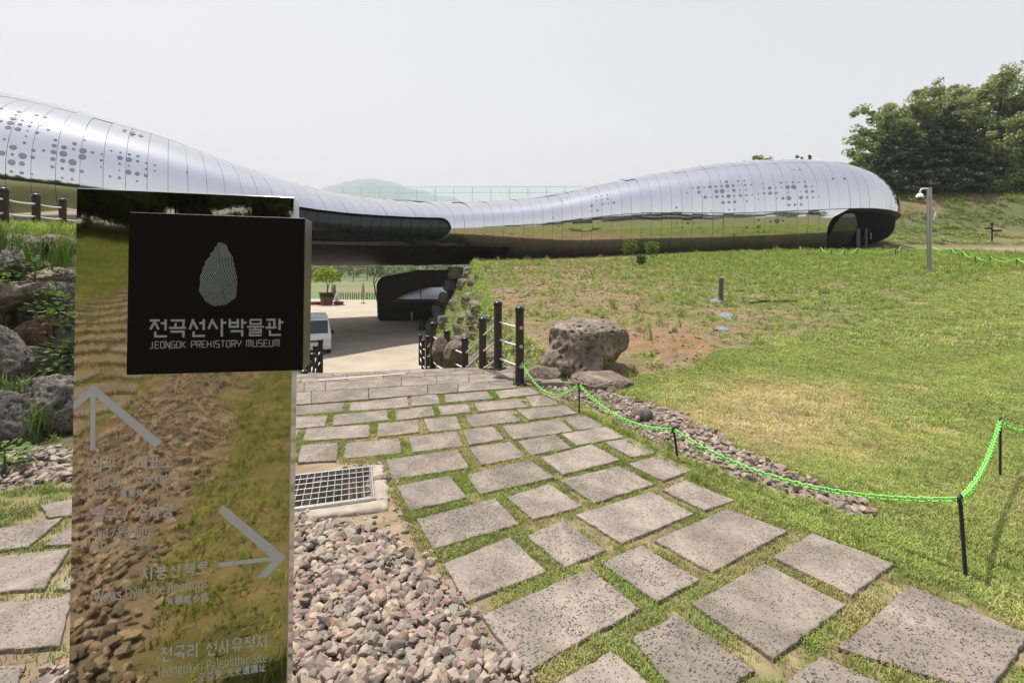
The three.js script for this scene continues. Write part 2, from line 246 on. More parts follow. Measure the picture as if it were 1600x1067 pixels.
const quads = (ox, oy, k, list) => { for (const q of list) { const c = []; for (let i = 0; i < 8; i += 2) { const p = gpt(ox + q[i] / k, oy + q[i + 1] / k, 0.02); c.push([p.x, -p.z]); } SLABS.push(c); } };
quads(460, 570, 4, [[-70, 263, 308, 235, 305, 290, -70, 318], [348, 238, 708, 200, 712, 262, 340, 288], [728, 196, 893, 184, 910, 242, 730, 256], [938, 186, 1205, 165, 1245, 212, 945, 232], [1252, 165, 1480, 138, 1548, 180, 1285, 208],
  [-70, 330, 210, 314, 190, 382, -70, 402], [245, 312, 580, 282, 585, 345, 238, 378], [628, 282, 860, 258, 880, 318, 634, 345], [898, 258, 1080, 242, 1108, 294, 916, 314], [1122, 240, 1395, 210, 1460, 262, 1150, 290], [1445, 200, 1575, 188, 1660, 245, 1490, 262],
  [-300, 425, 30, 402, 5, 478, -340, 502], [75, 398, 470, 372, 468, 448, 50, 475], [522, 366, 772, 342, 782, 420, 518, 450], [808, 340, 1010, 320, 1048, 400, 838, 418], [1062, 318, 1345, 284, 1415, 350, 1105, 388], [1390, 280, 1690, 250, 1770, 302, 1465, 345],
  [-310, 518, -10, 505, -30, 615, -360, 640], [40, 500, 275, 485, 262, 598, 18, 610], [318, 488, 660, 460, 668, 550, 308, 585], [712, 450, 1015, 416, 1055, 506, 738, 545], [1050, 405, 1245, 382, 1312, 466, 1090, 500], [1300, 385, 1662, 338, 1745, 415, 1365, 465], [1680, 335, 1830, 315, 1940, 388, 1772, 408],
  [568, 592, 1020, 530, 1095, 640, 605, 718], [1090, 522, 1350, 480, 1452, 572, 1170, 625], [1400, 478, 1630, 435, 1735, 518, 1475, 562], [1670, 430, 1950, 385, 2065, 452, 1765, 502],
  [640, 755, 965, 692, 1085, 828, 718, 910], [1075, 685, 1470, 590, 1625, 705, 1158, 808], [1540, 580, 1860, 495, 2040, 592, 1680, 685], [1935, 480, 2105, 458, 2265, 550, 2105, 575],
  [762, 962, 1255, 835, 1410, 992, 868, 1150]]);
quads(760, 580, 4, [[125, 785, 395, 702, 600, 845, 290, 925], [460, 680, 830, 590, 1050, 705, 675, 825], [885, 575, 1090, 522, 1290, 618, 1105, 685], [560, 895, 1030, 752, 1300, 890, 845, 1075], [1100, 740, 1245, 680, 1555, 805, 1365, 868]]);
quads(600, 800, 4, [[372, 320, 790, 155, 1015, 370, 510, 560], [888, 145, 1125, 50, 1385, 240, 1130, 345], [610, 645, 1285, 350, 1605, 600, 870, 1010], [1000, 1110, 1420, 865, 1700, 1090, 1300, 1300]]);
quads(900, 730, 4, [[155, 595, 410, 485, 775, 705, 510, 840], [490, 455, 950, 258, 1325, 400, 850, 655]]);
quads(0, 0, 1, [[1207, 870, 1270, 832, 1398, 880, 1332, 930], [987, 996, 1057, 958, 1181, 1048, 1080, 1110], [1079, 942, 1196, 880, 1324, 945, 1209, 1029], [1310, 1012, 1422, 914, 1612, 991, 1545, 1085], [1227, 1067, 1282, 1024, 1387, 1070, 1325, 1125],
  [62, 790, 190, 762, 205, 790, 75, 809], [-60, 835, 98, 808, 42, 855, -110, 870], [65, 852, 112, 822, 230, 812, 200, 846], [-120, 881, 108, 857, 68, 920, -160, 936], [84, 921, 122, 888, 230, 876, 205, 918], [-150, 951, 114, 930, 92, 1010, -200, 1030], [-180, 1058, 40, 1036, 8, 1110, -250, 1130]]);
{ // the path goes on round the visitor and up behind, seen only mirrored in the sign
  for (let d = 1.25; d > -15; d -= 0.62) { let x = -4.55 + rr(0, 0.15); while (x < -2.6) { const w = rr(0.42, 0.85), e = -2.45; const x1 = Math.min(x + w, e); if (x1 - x > 0.2) SLABS.push([[x, d], [x1, d + 0.02], [x1 + 0.01, d - 0.53], [x, d - 0.54]]); x += w + 0.09; } }
  for (let d = 1.1; d > -6; d -= 0.62) for (let x = 0.7 + rr(0, 0.2) - d * 0.1; x < 2.9 - d * 0.1; x += 0.75) SLABS.push([[x, d], [x + 0.63, d + 0.02], [x + 0.65, d - 0.5], [x, d - 0.52]]);
}
SLABS.forEach((q, i) => { const cx = (q[0][0] + q[2][0]) / 2, cd = (q[0][1] + q[2][1]) / 2; const h = cd < -1 ? height(cx, cd) : 0; slab(q, 0.022, 0.08, paverMats[(i * 5 + (i >> 2)) % 8], path, 'paver', 0.006, h); });

// ------------------------------------------------------------------ stairs down to the forecourt
{
  const st = struct('stone_stairs');
  const lines = [[605, 631.5, 596], [605, 631.5, 596]]; // top landing: three close rows of slabs, far to near
  const row = (yl0, yr0, yl1, yr1, joints) => { // picture heights of the row at the left (x=465) and right (x=830) ends
    for (let i = 0; i < joints.length - 1; i++) { const f = (x, a, b) => lerp(a, b, (x - 465) / 365); const a = joints[i] + 0.4, b = joints[i + 1] - 0.4; const c = [[a, f(a, yl0, yr0)], [b, f(b, yl0, yr0)], [b - 0.4, f(b, yl1, yr1)], [a - 0.4, f(a, yl1, yr1)]].map((q) => { const p = gpt(q[0], q[1], 0.03); return [p.x, -p.z]; }); slab(c, 0.03, 0.12, paverMats[(i * 3 + Math.round(yl0)) % 8], st, 'landing_slab', 0.005); }
  };
  row(584.6, 570.2, 590, 573.6, [400, 452, 520, 585, 640, 712, 770, 812]);
  row(590.5, 574, 597.6, 580.2, [405, 470, 542, 599, 664, 756, 806]);
  row(598, 580.6, 612.2, 592, [400, 475, 508, 627, 682, 733, 803]);
  row(612.8, 592.4, 631.5, 603.5, [395, 486, 576, 668, 716, 808]);
  for (let k = 0; k < 17; k++) { const d0 = 8.34 + k * 0.42, y = -0.03 - (k + 1) * 0.166; const g = box(4.4, 0.17, 0.46, 0.012); part(st, 'step', g, paverMats[k % 8], [-2.0 - (d0 - 8.3) * 0.17, y - 0.06, -d0 + 0.14], [0, -0.168, 0]); }
  const a = gpt(497, 594.5, 0.034), b = gpt(634, 583.6, 0.034); const l = a.distanceTo(b); const strip = part(st, 'nosing_strip', box(l, 0.008, 0.05, 0.003), std(0.62, 0.5, 0.52, 0.5), [(a.x + b.x) / 2, 0.036, (a.z + b.z) / 2]); strip.rotation.y = -Math.atan2(b.z - a.z, b.x - a.x);
}
// ------------------------------------------------------------------ the museum: a long steel-clad body resting on both banks and spanning the forecourt
const mus = thing('museum_building', 'long curved museum building clad in mirror steel panels spanning the forecourt', 'building');
{
  //            front line x, d      top   mid  bottom width
  const ST = [[-29, 17.5, 10.8, 5.6, 1.0, 17], [-24.5, 18.2, 10.6, 5.5, 1.0, 18], [-20.3, 19.5, 10.1, 5.35, 1.0, 18], [-16.8, 21.5, 9.4, 5.05, 1.3, 19], [-13.7, 23.8, 8.5, 4.6, 1.8, 20], [-10.9, 27, 7.75, 4.25, 2.05, 21], [-8.2, 31.2, 7.35, 4.4, 2.1, 21], [-3.9, 35.4, 7.5, 4.75, 2.2, 19], [2.2, 37.4, 8.1, 5.3, 2.35, 16], [9.6, 37.8, 9.8, 6.1, 2.35, 14.5], [16.8, 37.2, 10.95, 6.05, 2.6, 14], [22.4, 36.6, 11.15, 6.2, 2.9, 13.5], [27, 36.5, 10.95, 6.35, 3.05, 13.5], [32.7, 36.7, 10.7, 6.4, 3.1, 13.5]];
  const cP = new THREE.CatmullRomCurve3(ST.map((q) => V(q[0], 0, -q[1]))), cH = new THREE.CatmullRomCurve3(ST.map((q) => V(q[2], q[3], q[4]))), cW = new THREE.CatmullRomCurve3(ST.map((q) => V(q[5], 0, 0)));
  cP.curveType = cH.curveType = cW.curveType = 'catmullrom'; cP.tension = cH.tension = cW.tension = 0.5;
  const NT = 800, tab = [0], prev = V(0, 0, 0), cur = V(0, 0, 0); cP.getPoint(0, prev);
  for (let i = 1; i <= NT; i++) { cP.getPoint(i / NT, cur); tab.push(tab[i - 1] + cur.distanceTo(prev)); prev.copy(cur); }
  const L = tab[NT], S0 = L - 7.6;
  const tOf = (s) => { s = clamp(s, 0, L); let lo = 0, hi = NT; while (hi - lo > 1) { const m = (lo + hi) >> 1; if (tab[m] <= s) lo = m; else hi = m; } return (lo + (s - tab[lo]) / (tab[hi] - tab[lo])) / NT; };
  const spow = (v, e) => Math.sign(v) * Math.pow(Math.abs(v), e);
  const frameAt = (s) => { const t = tOf(s), p = cP.getPoint(t), h = cH.getPoint(t), w = cW.getPoint(t).x, T = cP.getTangent(t).setY(0).normalize(); return { p, T, A: V(T.z, 0, -T.x), Ht: h.x, Hm: h.y, Hb: h.z, w }; };
  const EC = 0.86, ET = 0.8, EBof = (fr) => lerp(1.2, 0.58, ss(-6, 6, fr.p.x)), DEG = Math.PI / 180;
  const P = (s, phi, inset = 0, fr = frameAt(s)) => {
    let f = 1; if (s > S0) { const q = (s - S0) / (L - S0); f = Math.sqrt(Math.max(0, 1 - q * q)); }
    const hw = fr.w / 2, c = Math.cos(phi * DEG), n = Math.sin(phi * DEG);
    const off = hw - (hw * f - inset) * spow(c, EC);
    const fh = Math.pow(f, 0.62), fb = Math.pow(f, 0.5);
    const y = n >= 0 ? fr.Hm - 0.25 * (1 - fh) * (fr.Ht - fr.Hm) + ((fr.Ht - fr.Hm) * fh - inset) * spow(n, ET) : fr.Hm - 0.25 * (1 - fh) * (fr.Ht - fr.Hm) + ((fr.Hm - fr.Hb) * fb - inset) * spow(n, EBof(fr));
    return V(fr.p.x + fr.A.x * off, y, fr.p.z + fr.A.z * off);
  };
  const N = (s, phi) => { const e = 0.06, a = P(Math.max(0, s - e), phi), b = P(Math.min(L, s + e), phi), c = P(s, phi - 0.6), d = P(s, phi + 0.6); return b.sub(a).cross(d.sub(c)).normalize(); };
  const sOfX = (x) => { for (let s = 0; s < L; s += 0.05) if (frameAt(s).p.x > x) return s; return L; };
  const phiOfH = (s, h) => { const f = frameAt(s); return h >= f.Hm ? Math.asin(Math.min(1, Math.pow((h - f.Hm) / (f.Ht - f.Hm), 1 / ET))) / DEG : -Math.asin(Math.min(1, Math.pow((f.Hm - h) / (f.Hm - f.Hb), 1 / EBof(f)))) / DEG; };
  // ribbon window: outline by height, round at its right end
  const sB = sOfX(-4.35), sA = sOfX(-12.6), R = 0.78;
  const slot = (s) => { if (s < sA || s > sB) return null; const f = frameAt(s), hc = f.Hm - 0.02; let r = R + 0.06 * clamp((sB - s) / 10); for (const e of [s - sA, sB - s]) if (e < R) r *= Math.sqrt(Math.max(0, 1 - ((R - e) / R) ** 2)); return [hc - r, hc + r]; };
  // porch at the right end: an opening under the shell, round at its left side
  const sE = sOfX(23.3), RE = 2.0;
  const porch = (s) => { if (s < sE) return null; const e = Math.min(1, (s - sE) / RE); return Math.sqrt(Math.max(0, 1 - (1 - e) ** 2)); };   // 0 at the ground .. 1 full height
  const sBound = (phi) => { const f = frameAt(sE + 1), n = Math.abs(Math.sin(phi * DEG)), off = f.w / 2 * (1 - Math.pow(Math.cos(phi * DEG), EC)), t = 1 - Math.pow(n, EBof(f)); return sE + 0.63 * Math.min(off, 2.6) + RE * (1 - Math.sqrt(Math.max(0, 1 - t ** 4))); };
  const lowEdge = (s) => { const e = porch(s); if (e === null) return -86; const f = frameAt(s), h = lerp(f.Hb + 0.1, f.Hm + 0.02, e); return phiOfH(s, h); };
  const steel = new THREE.MeshStandardMaterial({ color: new THREE.Color().setRGB(0.73, 0.73, 0.735), metalness: 1, roughness: 0.06 });
  const steelB = new THREE.MeshStandardMaterial({ color: new THREE.Color().setRGB(0.705, 0.705, 0.715), metalness: 1, roughness: 0.09 });
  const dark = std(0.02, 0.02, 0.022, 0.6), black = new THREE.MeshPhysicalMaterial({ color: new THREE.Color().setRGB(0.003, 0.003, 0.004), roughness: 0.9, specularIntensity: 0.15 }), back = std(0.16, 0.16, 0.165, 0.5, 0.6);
  const strips = Math.round(L / 0.76), ds = L / strips, gap = 0.007;
  const panelGeo = (s0, s1, lo, hi, nu, nv, tilt, warp) => {
    const p = [], nn = [], ix = [], uv = [];
    const sm = (s0 + s1) / 2, c0 = P(sm, (lo(sm) + hi(sm)) / 2);
    for (let j = 0; j <= nv; j++) for (let i = 0; i <= nu; i++) {
      const sl = lerp(s0, s1, i / nu), a = lo(sl), b = hi(sl), ph = lerp(a, b, j / nv), s = warp ? warp(ph, i / nu) : sl; const q = P(s, ph), n = N(s, ph);
      const fr = frameAt(s), U = fr.T, Wv = n.clone().cross(U).negate();
      const dq = q.clone().sub(c0); q.addScaledVector(n, tilt[0] * dq.dot(U) + tilt[1] * dq.dot(Wv));
      n.addScaledVector(U, -tilt[0] - tilt[2] * dq.dot(U)).addScaledVector(Wv, -tilt[1] - tilt[3] * dq.dot(Wv)).normalize();
      p.push(q.x, q.y, q.z); nn.push(n.x, n.y, n.z); uv.push(i / nu, j / nv);
    }
    for (let j = 0; j < nv; j++) for (let i = 0; i < nu; i++) { const a = j * (nu + 1) + i, b = a + 1, c = a + nu + 1, d = c + 1; ix.push(a, b, d, a, d, c); }
    const g = new THREE.BufferGeometry(); g.setAttribute('position', new THREE.Float32BufferAttribute(p, 3)); g.setAttribute('normal', new THREE.Float32BufferAttribute(nn, 3)); g.setAttribute('uv', new THREE.Float32BufferAttribute(uv, 2)); g.setIndex(ix); return g;
  };
  const seam = 50, sSpan = sOfX(0.5), shadedSoffit = new THREE.MeshPhysicalMaterial({ color: new THREE.Color().setRGB(0.02, 0.02, 0.022), roughness: 0.5, specularIntensity: 0.25 });  // span underside: near-black colour painted in for the shade its steel would mirror
  for (let k = 0; k < strips; k++) {
    const s0 = k * ds + gap, s1 = Math.min(L - 0.02, (k + 1) * ds - gap);
    const sl0 = slot((s0 + s1) / 2), nearEnd = slot(s0) === null !== (slot(s1) === null) || (s1 > sB - 1 && s0 < sB) || (s0 < sA + 1 && s1 > sA) || (s1 > sE && s0 < sE + RE);
    const nu = nearEnd ? 8 : 3;
    const lowTop = (s) => { const q = slot(s); return q ? phiOfH(s, q[0]) - 0.3 : -0.012; }, midLow = (s) => { const q = slot(s); return q ? phiOfH(s, q[1]) + 0.3 : 0.08; };
    const calm = k * ds > sB - 3 ? 1 : 0.45;
    const tilt = () => [rr(-0.004, 0.004), (rnd() < 0.3 ? 0.028 : 0.008) * rr(-1, 1) * calm, rr(-0.004, 0.006), rr(-0.003, 0.004)];
    const span = s1 < sSpan; if (span) part(mus, 'shaded_soffit_panel', panelGeo(s0, s1, () => -86, () => -32.4, 3, 6, tilt()), shadedSoffit);
    if (s1 < sE) part(mus, 'panel', panelGeo(s0, s1, () => (span ? -32 : -86), lowTop, nu, 14, tilt()), rnd() < 0.5 ? steel : steelB);
    else if (s0 < sE) part(mus, 'panel', panelGeo(s0, sE, () => -86, () => -0.012, 6, 30, tilt(), (ph, u) => lerp(s0, sBound(ph), u)), steel);
    part(mus, 'panel', panelGeo(s0, s1, midLow, () => seam - 0.25, nu, 10, tilt()), rnd() < 0.7 ? steel : steelB);
    part(mus, 'panel', panelGeo(s0, s1, () => seam + 0.25, () => 104, nu, 8, tilt().map((v) => v * 0.3)), rnd() < 0.8 ? steel : steelB);
  }
  // dark structure just under the panels, and the rest of the shell behind
  const sheet = (s0, s1, nu, nv, lo, hi, inset) => gridGeo(nu, nv, (u, v) => { const s = lerp(s0, s1, u); const q = P(s, lerp(lo(s), hi(s), v), inset); return [q.x, q.y, q.z]; });
  part(mus, 'backing', merge([sheet(0, sE, 220, 16, () => -90, (s) => { const q = slot(s); return q ? phiOfH(s, q[0]) - 0.6 : 0; }, 0.08), sheet(0, L - 0.05, 260, 16, (s) => { const q = slot(s); return q ? phiOfH(s, q[1]) + 0.6 : 0; }, () => 106, 0.08)]), back);
  part(mus, 'roof', sheet(0, L - 0.01, 160, 18, () => 104.2, () => 274, 0), steelB);
  part(mus, 'end_wall', gridGeo(12, 1, (u, v) => { const q = P(0.01, u * 360 - 90, 0), c = P(0.01, 0).add(P(0.01, 180)).multiplyScalar(0.5); q.lerp(c, v); return [q.x, q.y, q.z]; }), dark);
  // ribbon window: reveal, frame and tinted panes
  const glass = new THREE.MeshPhysicalMaterial({ color: new THREE.Color().setRGB(0.012, 0.017, 0.02), roughness: 0.03, metalness: 0, specularIntensity: 0.8 });
  const nP = Math.round((sB - sA) / 0.8), INS = 0.2;
  const ptAt = (s, h, ins) => { const q = P(s, phiOfH(s, h)), f = frameAt(s); return V(q.x + f.A.x * ins, h, q.z + f.A.z * ins); };
  for (let k = 0; k < nP; k++) {
    const s0 = lerp(sA + 0.01, sB - 0.01, k / nP) + 0.012, s1 = lerp(sA + 0.01, sB - 0.01, (k + 1) / nP) - 0.012, n = (k < 2 || k > nP - 3) ? 10 : 1;
    const d0 = frameAt(s0), ax = d0.A;
    part(mus, 'window_pane', gridGeo(n, 6, (u, v) => { const s = lerp(s0, s1, u), q = slot(s); const h = lerp(q[0], q[1], v), lo = ptAt(s, h, INS); return [lo.x, h, lo.z]; }), glass);
  }
  for (const [nm, w] of [['window_frame', 1], ['window_frame', 0]]) part(mus, nm, gridGeo(120, 2, (u, v) => { const s = lerp(sA + 0.001, sB - 0.001, (1 - Math.cos(u * Math.PI)) / 2), q = slot(s); const h = q[w]; const o = ptAt(s, h, 0), i = ptAt(s, h, INS + 0.02); const f = v; return [lerp(o.x, i.x, f), h + (f === 0 ? 0 : 0), lerp(o.z, i.z, f)]; }), w ? dark : std(0.45, 0.44, 0.42, 0.5));
  // porch interior: the shade inside painted as a near-black sheet, a curved glass wall at its left, a door leaf and a threshold
  part(mus, 'porch_shade_sheet', sheet(sE + 0.3, L - 0.06, 40, 24, () => -88, () => 2, 0.5), black);
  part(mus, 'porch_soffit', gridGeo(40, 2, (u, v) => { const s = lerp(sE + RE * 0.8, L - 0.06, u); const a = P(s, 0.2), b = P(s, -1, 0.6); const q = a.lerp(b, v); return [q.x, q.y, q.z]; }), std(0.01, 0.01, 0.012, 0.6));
  const mirror = new THREE.MeshPhysicalMaterial({ color: new THREE.Color().setRGB(0.025, 0.027, 0.024), roughness: 0.04, specularIntensity: 1, clearcoat: 1, clearcoatRoughness: 0.02 });
  { const a = sE + 0.55, b = sE + 2.6; part(mus, 'porch_glass', gridGeo(16, 12, (u, v) => { const s = lerp(a, b, u), f = frameAt(s), top = lerp(f.Hb, f.Hm, 0.9 * Math.sqrt(Math.max(0, 1 - (1 - Math.min(1, u * 1.6 + 0.05)) ** 2)) * (u > 0.8 ? Math.sqrt(1 - ((u - 0.8) / 0.2) ** 2 * 0.5) : 1)); const h = lerp(f.Hb + 0.12, top, v); const q = P(s, phiOfH(s, Math.max(h, f.Hb + 0.1)), 0); return [q.x + f.A.x * 0.3, h, q.z + f.A.z * 0.3]; }), mirror);
    const f = frameAt(sE + 3.5); for (const [o, w] of [[3.0, 0.28], [3.7, 0.16]]) { const q = P(sE + o, -30, 0.2); part(mus, 'door_post', box(w, 2.9, 0.12, 0.02), std(0.03, 0.034, 0.045, 0.35), [q.x, f.Hb + 1.55, q.z + 0.12]); }
    const q = P(sE + 4.1, -30, 0.2); part(mus, 'door_handle', box(0.05, 0.5, 0.05, 0.02), std(0.4, 0.36, 0.25, 0.3, 1), [q.x, f.Hb + 1.3, q.z + 0.2]);
    part(mus, 'threshold', box(11, 0.1, 1.2, 0.02), std(0.22, 0.23, 0.25, 0.7), [27.8, f.Hb + 0.06, -36.6]); }
  // perforation: clusters of round holes in the steel, on a grid that follows the panels
  const holes = [], spot = (px, py) => { let best = 1e9, r = null; for (let s = 1; s < L - 0.5; s += 0.6) for (let ph = -40; ph <= 96; ph += 4) { const q = P(s, ph); const x = CX + q.x / -q.z * F, y = HY - (q.y - EYE) / -q.z * F; const e = (x - px) ** 2 + (y - py) ** 2; if (e < best && N(s, ph).dot(V(-q.x, EYE - q.y, -q.z)) > 0) { best = e; r = [s, ph]; } } return r; };
  const disc = new THREE.CircleGeometry(1, 12);
  const cluster = (px, py, wm, hm, dens, big = 0.17, pitch = 0.42) => {
    const [s0, p0] = spot(px, py); const gs = Math.round(wm / pitch), gh = Math.round(hm / pitch);
    for (let i = -gs; i <= gs; i++) for (let j = -gh; j <= gh; j++) {
      const s = (Math.round(s0 / pitch) + i) * pitch; if (s < 0.5 || s > L - 1) continue;
      const e = Math.hypot(i / (gs + 0.01), j / (gh + 0.01)); const k = rnd() * (1.25 - e); if (k < 1 - dens) continue;
      const m = P(s, p0).distanceTo(P(s, p0 + 1)); const ph = p0 + j * pitch / m; if (ph > 103 || ph < lowEdge(s) + 3) continue; const sl = slot(s); if (sl) { const h = P(s, ph).y; if (h > sl[0] - 0.25 && h < sl[1] + 0.25) continue; }
      const r = big * clamp(0.25 + 1.1 * (k - (1 - dens)), 0.2, 1); const q = P(s, ph), n = N(s, ph); q.addScaledVector(n, 0.009);
      holes.push(disc.clone().applyMatrix4(new THREE.Matrix4().compose(q, new THREE.Quaternion().setFromUnitVectors(V(0, 0, 1), n), V(r, r, r))));
    }
  };
  for (const c of [[1130, 300, 2.6, 1.3, 0.85], [1242, 298, 2.4, 1.4, 0.8], [1308, 280, 1.0, 0.9, 0.6], [1255, 266, 1.2, 0.5, 0.5], [940, 318, 1.3, 1.1, 0.7], [996, 282, 0.9, 1.0, 0.45], [865, 340, 0.9, 1.0, 0.65], [885, 312, 0.8, 0.9, 0.5], [1052, 312, 0.5, 0.7, 0.5], [1010, 268, 0.8, 0.6, 0.4],
    [1085, 352, 2.0, 1.1, 0.5], [1185, 352, 2.2, 0.9, 0.5], [1208, 348, 1.0, 0.9, 0.6], [1140, 366, 1.4, 0.6, 0.4],
    [128, 240, 1.0, 0.9, 0.9], [205, 262, 1.1, 1.0, 0.7], [40, 190, 1.2, 1.2, 0.8], [15, 240, 0.9, 0.9, 0.8], [212, 212, 0.8, 0.8, 0.6], [290, 224, 0.9, 0.8, 0.6], [322, 240, 0.8, 1.0, 0.65], [280, 262, 0.5, 0.6, 0.5], [262, 205, 1.0, 0.5, 0.5], [475, 275, 0.8, 0.8, 0.6], [486, 296, 0.5, 0.8, 0.5], [570, 312, 1.0, 0.8, 0.5], [600, 303, 0.7, 0.4, 0.5], [310, 221, 1.1, 0.5, 0.5]]) cluster(...c.slice(0, 5), c[0] < 700 ? 0.135 : 0.185, c[0] < 700 ? 0.31 : 0.43);
  const pf = part(mus, 'perforation', merge(holes), new THREE.MeshStandardMaterial({ color: new THREE.Color().setRGB(0.3, 0.305, 0.33), metalness: 1, roughness: 0.1 })); pf.userData.kind = 'stuff';
  // short joint covers near the crest on the right
  { const gs = []; for (let k = 0; k < 9; k++) { const s = sOfX(11) + k * 1.75; const q = P(s, 66), n = N(s, 66); gs.push([q, n]); const g = new THREE.BoxGeometry(0.035, 0.7, 0.05); part(mus, 'joint_cover', g, std(0.8, 0.8, 0.82, 0.4, 0.6), [q.x + n.x * 0.03, q.y + n.y * 0.03, q.z + n.z * 0.03]).quaternion.setFromUnitVectors(V(0, 0, 1), n); } }

}
{ // translucent teal screen along the roof terrace
  const t = thing('roof_screen', 'translucent pale teal screen along the low middle of the museum roof', 'railing', [-5, 7.2, -46.5]);
  const tm = new THREE.MeshPhysicalMaterial({ color: new THREE.Color().setRGB(0.94, 0.985, 0.98), transmission: 0.985, roughness: 0.12, thickness: 0, side: THREE.DoubleSide });
  for (let k = 0; k < 14; k++) { part(t, 'screen_panel', box(1.7, 2.2, 0.02, 0.004), tm, [-11 + k * 1.75 + 0.87, 1.35 - 0.0 * k, 0]); part(t, 'post', cyl(0.025, 0.025, 2.4, 8, 1.2), std(0.35, 0.5, 0.48, 0.4, 0.5), [-11 + k * 1.75, 0, 0]); }
  for (const y of [2.46, 1.9]) part(t, 'rail', box(24.6, 0.05, 0.05, 0.01), std(0.4, 0.62, 0.58, 0.4, 0.3), [1.25, y, 0.03]);
}
// ------------------------------------------------------------------ the sign: mirror-steel pillar with a black panel
{
  const th = Math.atan2(770, 3500), U0 = V(Math.sin(Math.PI / 2 - th), 0, -Math.cos(Math.PI / 2 - th)); // board runs right and a little away
  const uu = V(0.9767, 0, -0.2147), N0 = V(0.2147, 0, 0.9767), tilt = 0.8 * Math.PI / 180;
  const U = uu.clone().multiplyScalar(Math.cos(tilt)).add(V(0, -Math.sin(tilt), 0)), Vv = V(0, Math.cos(tilt), 0).addScaledVector(uu, Math.sin(tilt));
  const P0 = at(115, 425, 1.555);
  const eye = V(0, EYE, 0);
  const O = P0.clone().addScaledVector(Vv, -(P0.y - 0.0) / Vv.y);
  const uvAt = (px, py, z = 0) => { const r = V((px - CX) / F, (HY - py) / F, -1); const o = O.clone().addScaledVector(N0, z); const t = o.clone().sub(eye).dot(N0) / r.dot(N0); const q = r.multiplyScalar(t).add(eye).sub(o); return [q.dot(U), q.dot(Vv)]; };
  const t = thing('direction_sign', 'mirror steel sign pillar with a black museum panel and grey direction arrows', 'sign');
  t.position.copy(O); t.quaternion.setFromRotationMatrix(new THREE.Matrix4().makeBasis(U, Vv, N0));
  const uL = uvAt(112, 680)[0], uR = uvAt(454, 680)[0], top = (uvAt(117, 293)[1] + uvAt(462, 308)[1]) / 2, wd = uR - uL, bot = -0.12;
  const PPM = 1000, cw = Math.ceil(wd * PPM), ch = Math.ceil((top + 0.12) * PPM);
  // hangul by strokes: each letter is lines in a unit box, syllables are put together from letters
  const J = { 'ㄱ': ['0.1,0.15 0.88,0.15 0.84,0.98'], 'ㄴ': ['0.12,0.05 0.12,0.88 0.92,0.88'], 'ㄹ': ['0.1,0.1 0.88,0.1 0.88,0.48 0.12,0.48 0.12,0.9 0.92,0.9'], 'ㅁ': ['0.12,0.1 0.88,0.1 0.88,0.9 0.12,0.9 0.12,0.1'], 'ㅂ': ['0.14,0.02 0.14,0.92 0.86,0.92 0.86,0.02', '0.14,0.48 0.86,0.48'], 'ㅅ': ['0.5,0.05 0.4,0.5 0.05,0.97', '0.48,0.4 0.95,0.97'], 'ㅇ': ['O'], 'ㅈ': ['0.08,0.1 0.92,0.1', '0.5,0.1 0.4,0.55 0.05,0.97', '0.48,0.5 0.95,0.97'], 'ㅊ': ['0.36,0.0 0.64,0.0', '0.06,0.26 0.94,0.26', '0.5,0.26 0.4,0.6 0.05,0.97', '0.48,0.56 0.95,0.97'], 'ㅍ': ['0.06,0.1 0.94,0.1', '0.3,0.1 0.3,0.9', '0.7,0.1 0.7,0.9', '0.03,0.9 0.97,0.9'] };
  const VW = { 'ㅏ': ['0.4,0 0.4,1', '0.4,0.45 1,0.45'], 'ㅓ': ['0.75,0 0.75,1', '0.75,0.45 0.1,0.45'], 'ㅣ': ['0.6,0 0.6,1'], 'ㅐ': ['0.25,0.03 0.25,0.97', '0.8,0 0.8,1', '0.25,0.47 0.8,0.47'] }, HW = { 'ㅗ': ['0,0.8 1,0.8', '0.5,0.8 0.5,0.1'], 'ㅜ': ['0,0.2 1,0.2', '0.5,0.2 0.5,1'], 'ㅛ': ['0,0.85 1,0.85', '0.34,0.85 0.34,0.1', '0.66,0.85 0.66,0.1'], 'ㅠ': ['0,0.2 1,0.2', '0.34,0.2 0.34,1', '0.66,0.2 0.66,1'] };
  const L19 = 'ㄱㄲㄴㄷㄸㄹㅁㅂㅃㅅㅆㅇㅈㅉㅊㅋㅌㅍㅎ', V21 = 'ㅏㅐㅑㅒㅓㅔㅕㅖㅗㅘㅙㅚㅛㅜㅝㅞㅟㅠㅡㅢㅣ', T28 = ' ㄱㄲㄳㄴㄵㄶㄷㄹㄺㄻㄼㄽㄾㄿㅀㅁㅂㅄㅅㅆㅇㅈㅊㅋㅌㅍㅎ';
  const strokes = (chr) => {
    const c = chr.charCodeAt(0) - 0xAC00, l = L19[Math.floor(c / 588)], v = V21[Math.floor((c % 588) / 28)], f = T28[c % 28], out = [];
    const put = (list, x, y, w, h) => { for (const s of list) { if (s === 'O') { const q = []; for (let i = 0; i <= 20; i++) q.push([x + w * (0.5 + 0.42 * Math.cos(i * 0.31416)), y + h * (0.5 + 0.46 * Math.sin(i * 0.31416))]); out.push(q); } else out.push(s.split(' ').map((p) => { const [a, b] = p.split(',').map(Number); return [x + a * w, y + b * h]; })); } };
    const fin = f !== ' ';
    if (VW[v]) { put(J[l], 0.04, 0.06, 0.54, fin ? 0.48 : 0.82); put(VW[v], 0.62, 0, 0.34, fin ? 0.62 : 1); } else { put(J[l], 0.12, 0.02, 0.76, fin ? 0.34 : 0.5); put(HW[v], 0.02, fin ? 0.4 : 0.58, 0.96, fin ? 0.22 : 0.4); }
    if (fin) put(J[f], 0.18, 0.66, 0.72, 0.34);
    return out;
  };
